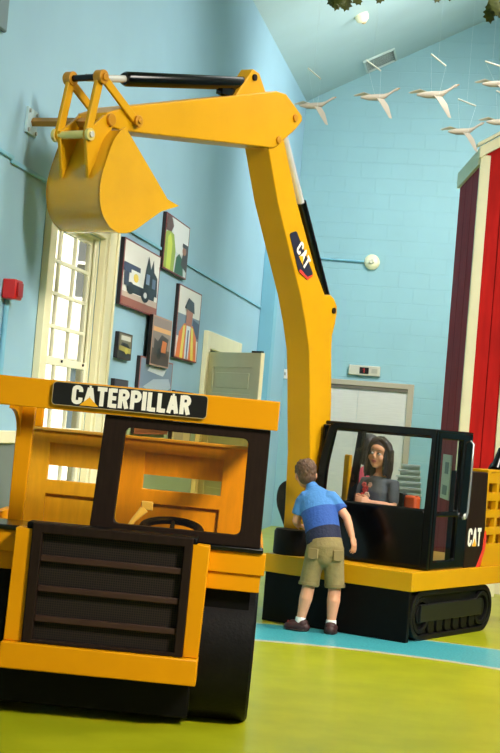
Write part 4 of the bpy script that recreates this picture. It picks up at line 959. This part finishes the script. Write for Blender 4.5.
# socks and shoes
SOCK = mat('white_sock', (236, 236, 230), .8, bump=.3); SHOE = mat('shoe_maroon', (58, 26, 24), .6, noise=.4, scale=30); SOLE = mat('shoe_sole', (36, 26, 24), .6)
for an, toe in ((ANK[0], q(.385, 10.75, .0)), (ANK[1], q(.708, 10.82, .0))):
    MB().tube([an - Vector((0, 0, .03)), an, an + Vector((0, 0, .022))], [.036, .036, .034], 18).build('sock', SOCK, boy, bevel=.003)
    d = Vector((toe.x - an.x, toe.y - an.y, 0)); L = d.length; d.normalize(); hl = Vector((an.x, an.y, 0)) - d * .038
    pts = [hl + Vector((0, 0, .030)), hl + d * .04 + Vector((0, 0, .036)), hl + d * .10 + Vector((0, 0, .034)), hl + d * (L + .02) + Vector((0, 0, .026))]
    sh = MB().tube(pts, [(.036, .032), (.043, .042), (.046, .036), (.038, .025)], 18, squash=(0, 0, 1), round_ends=True).ell(hl + d * .022 + Vector((0, 0, .052)), (.040, .040, .036)).build('shoe', SHOE, boy)
    MB().tube([p * 1.0 + Vector((0, 0, .009 - p.z)) for p in pts], [(.041, .009), (.047, .009), (.051, .009), (.043, .009)], 18, squash=(0, 0, 1), round_ends=True).build('sole', SOLE, sh)
    m = MB(); sd = Vector((-d.y, d.x, 0))
    for k in range(3):
        c = hl + d * (.085 + .02 * k) + Vector((0, 0, .064 - .004 * k)); m.tube([c - sd * .018, c + Vector((0, 0, .005)), c + sd * .018], .0035, 6)
    m.build('laces', mat('lace_red', (150, 40, 40), .7), sh)

# ---- girl in the cab
GO = Vector((1.0, 11.315, .677))
girl = thing('person', tuple(GO), 'girl with dark shoulder length hair in a charcoal printed shirt sitting in the cab', 'person', R(-40))
g = MB(); kg = 1.0
gPEL = Vector((0, .03, .06)); gCH = Vector((0, .0, .29)); gNE = Vector((0, .0, .43)); gHD = Vector((.004, -.034, .562))
RG = Matrix.Rotation(R(11), 3, 'Z') @ Matrix.Rotation(R(-4), 3, 'X') @ Matrix.Rotation(R(5), 3, 'Y')
Pg = head(g, RG, gHD, kg)
g.tube([gCH, gNE, gHD - Vector((0, -.02, .03))], [.05, .034, .034], 14)
g.tube([gPEL, gCH - Vector((0, 0, .10)), gCH, gCH + Vector((0, 0, .085)), gNE], [(.105, .08), (.09, .068), (.108, .075), (.09, .055), (.034, .034)], 20, squash=(0, 1, 0), round_ends=True)
gS = [Vector((-.128, .0, .355)), Vector((.128, .0, .355))]; gE = [Vector((-.165, -.05, .19)), Vector((.17, -.05, .20))]; gW = [Vector((-.085, -.18, .225)), Vector((.06, -.19, .215))]
for s_, e_, w_ in zip(gS, gE, gW):
    g.tube([gCH.lerp(s_, .5) + Vector((0, 0, .03)), s_, s_.lerp(e_, .5), e_, e_.lerp(w_, .4), w_], [.04, .04, .033, .028, .027, .02], 14, round_ends=True)
hand(g, gW[0], (.5, -.7, .15), (.5, .3, -.2), .125, 1, .3)
hand(g, gW[1], (-.5, -.7, .2), (-.5, .3, -.2), .125, -1, .3)
for sx in (-1, 1):
    g.tube([Vector((.06 * sx, .02, .05)), Vector((.07 * sx, -.14, .06)), Vector((.075 * sx, -.20, .03)), Vector((.075 * sx, -.19, -.09)), Vector((.075 * sx, -.17, -.165))], [.066, .058, .046, .042, .03], 14, round_ends=True)
    g.tube([Vector((.075 * sx, -.17, -.175)), Vector((.08 * sx, -.26, -.18))], [.028, .022], 12, round_ends=True)
g.build('body', SKIN2, girl, remesh=.0045, smoothit=3)
face(Pg, RG, kg, girl, True, look=(-.006, .002))
CH = mat('charcoal_jersey', (84, 88, 94), .85, noise=.12, scale=20, bump=.3, bscale=30)
s = MB()
s.tube([gPEL - Vector((0, 0, .02)), gPEL, gCH - Vector((0, 0, .10)), gCH, gCH + Vector((0, 0, .085)), gNE - Vector((0, 0, .025))], [(.12, .095), (.122, .096), (.108, .085), (.122, .09), (.104, .07), (.055, .052)], 24, squash=(0, 1, 0))
for s_, e_ in zip(gS, gE):
    s.tube([gCH.lerp(s_, .5) + Vector((0, 0, .025)), s_, s_.lerp(e_, .45), s_.lerp(e_, .72)], [.046, .043, .041, .040], 16, round_ends=True)
s.build('shirt', CH, girl, remesh=.006, smoothit=4)
# shirt print: red and cream flowers on the chest
for k, (x, z, r_, c_) in enumerate(((-.05, .30, .026, (190, 60, 56)), (-.015, .335, .018, (206, 160, 140)), (-.07, .245, .028, (196, 52, 50)), (-.03, .26, .022, (210, 176, 150)), (-.08, .335, .017, (200, 80, 76)), (-.01, .215, .02, (188, 70, 60)), (-.06, .19, .02, (214, 180, 156)))):
    y = -.094 if z < .30 else -.088 if z < .33 else -.078
    x -= .012; r_ *= 1.2; petals = MB()
    for j in range(6):
        a = j * math.pi / 3; petals.ell((x + r_ * .6 * math.cos(a), y + abs(x) * .22, z + r_ * .6 * math.sin(a)), (r_ * .45, .012, r_ * .45), None, 8, 6)
    petals.ell((x, y - .002 + abs(x) * .22, z), (r_ * .35, .012, r_ * .35), None, 8, 6)
    petals.build('shirt_print', mat('print_flower_%d%d%d' % c_, c_, .8), girl)
MB().tube([Vector((.06 * sx, .02, .05)) for sx in (-1, 1)], .08, 14, round_ends=True).build('shorts', mat('denim_dark', (44, 54, 82), .85), girl)
# hair: long bob around the face
HG = mat('hair_dark', (46, 34, 30), .42, noise=.4, scale=40, stretch=(5, 5, .3), bump=.4, bscale=80)
h = MB()
h.ell(Pg(0, .020, .036), (.080, .092, .084), RG, 24, 16)
for k in range(21):
    th = R(-128 + 256 * k / 20)          # around the back, 0 = behind
    sx_, cy_ = math.sin(th), math.cos(th)
    front = abs(th) > R(95)
    p0 = Pg(.076 * sx_, .018 + .086 * cy_, .04); p1 = Pg(.085 * sx_, .018 + .090 * cy_, -.03)
    p2 = Pg(.092 * sx_, .022 + .086 * cy_, -.10); p3 = Pg(.094 * sx_ + .004 * math.sin(k * 2.1), .026 + .080 * cy_, -.165 + (.02 if front else 0) + .006 * math.sin(k * 1.7))
    h.tube([p0, p1, p2, p3], [(.016, .014), (.018, .015), (.019, .015), (.010, .008)], 10, round_ends=True)
for sx in (-1, 1):
    h.tube([Pg(.006 * sx, -.046, .108), Pg(.052 * sx, -.050, .082), Pg(.080 * sx, -.030, .030), Pg(.088 * sx, -.014, -.03)], [(.015, .010), (.018, .011), (.017, .012), (.014, .012)], 10, round_ends=True)
    h.tube([Pg(.006 * sx, -.01, .118), Pg(.05 * sx, -.03, .094), Pg(.078 * sx, -.018, .04)], [(.02, .012), (.024, .012), (.02, .012)], 10, round_ends=True)
h.build('hair', HG, girl, remesh=.0045, smoothit=2)

# ---- second child, mostly hidden behind the girl
KO = Vector((.968, 11.875, .71))
kid = thing('person', tuple(KO), 'child in a pink top mostly hidden behind the seated girl', 'person', R(-30))
g = MB(); kHD = Vector((0, -.02, .555)); Rk = Matrix.Rotation(R(150), 3, 'Z')
Pk = head(g, Rk, kHD, .96)
g.tube([(0, 0, .32), (0, 0, .44), (0, 0, .56)], [.05, .033, .034], 12)
g.tube([(0, 0, .0), (0, 0, .12), (0, 0, .30), (0, 0, .38), (0, 0, .45)], [(.09, .075), (.08, .065), (.10, .07), (.085, .055), (.034, .034)], 18, squash=(0, 1, 0), round_ends=True)
for sx in (-1, 1):
    g.tube([(.06 * sx, 0, .35), (.12 * sx, 0, .37), (.145 * sx, -.02, .24), (.13 * sx, -.10, .14)], [.036, .036, .029, .02], 12, round_ends=True)
    hand(g, (.13 * sx, -.10, .14), (-.1 * sx, -.5, -.5), (-.8 * sx, 0, -.2), .11, sx, .3)
    g.tube([(.055 * sx, 0, .02), (.06 * sx, -.03, -.10), (.06 * sx, -.05, -.185), (.06 * sx, .06, -.19), (.06 * sx, .17, -.20)], [.06, .05, .042, .038, .026], 12, round_ends=True)
g.build('body', SKIN2, kid, remesh=.005, smoothit=3)
s = MB().tube([(0, 0, -.02), (0, 0, .12), (0, 0, .30), (0, 0, .39), (0, 0, .425)], [(.105, .09), (.095, .08), (.116, .085), (.10, .07), (.05, .05)], 20, squash=(0, 1, 0))
for sx in (-1, 1): s.tube([(.06 * sx, 0, .35), (.12 * sx, 0, .37), (.142 * sx, -.015, .27)], [.05, .05, .048], 14)
s.build('shirt', mat('pink_cloth', (232, 96, 120), .85, bump=.3), kid, remesh=.006, smoothit=3)
h = MB().ell(Pk(0, .018, .034), (.080, .092, .086), Rk, 22, 14).ell(Pk(0, .045, -.05), (.07, .05, .08), Rk, 18, 12)
h.build('hair', mat('hair_black', (30, 26, 28), .45, noise=.3, scale=40), kid, remesh=.005, smoothit=2)
MB().tube([(-.06, 0, .03), (.06, 0, .03)], .075, 14, round_ends=True).build('shorts', mat('denim_dark', (44, 54, 82), .85), kid)
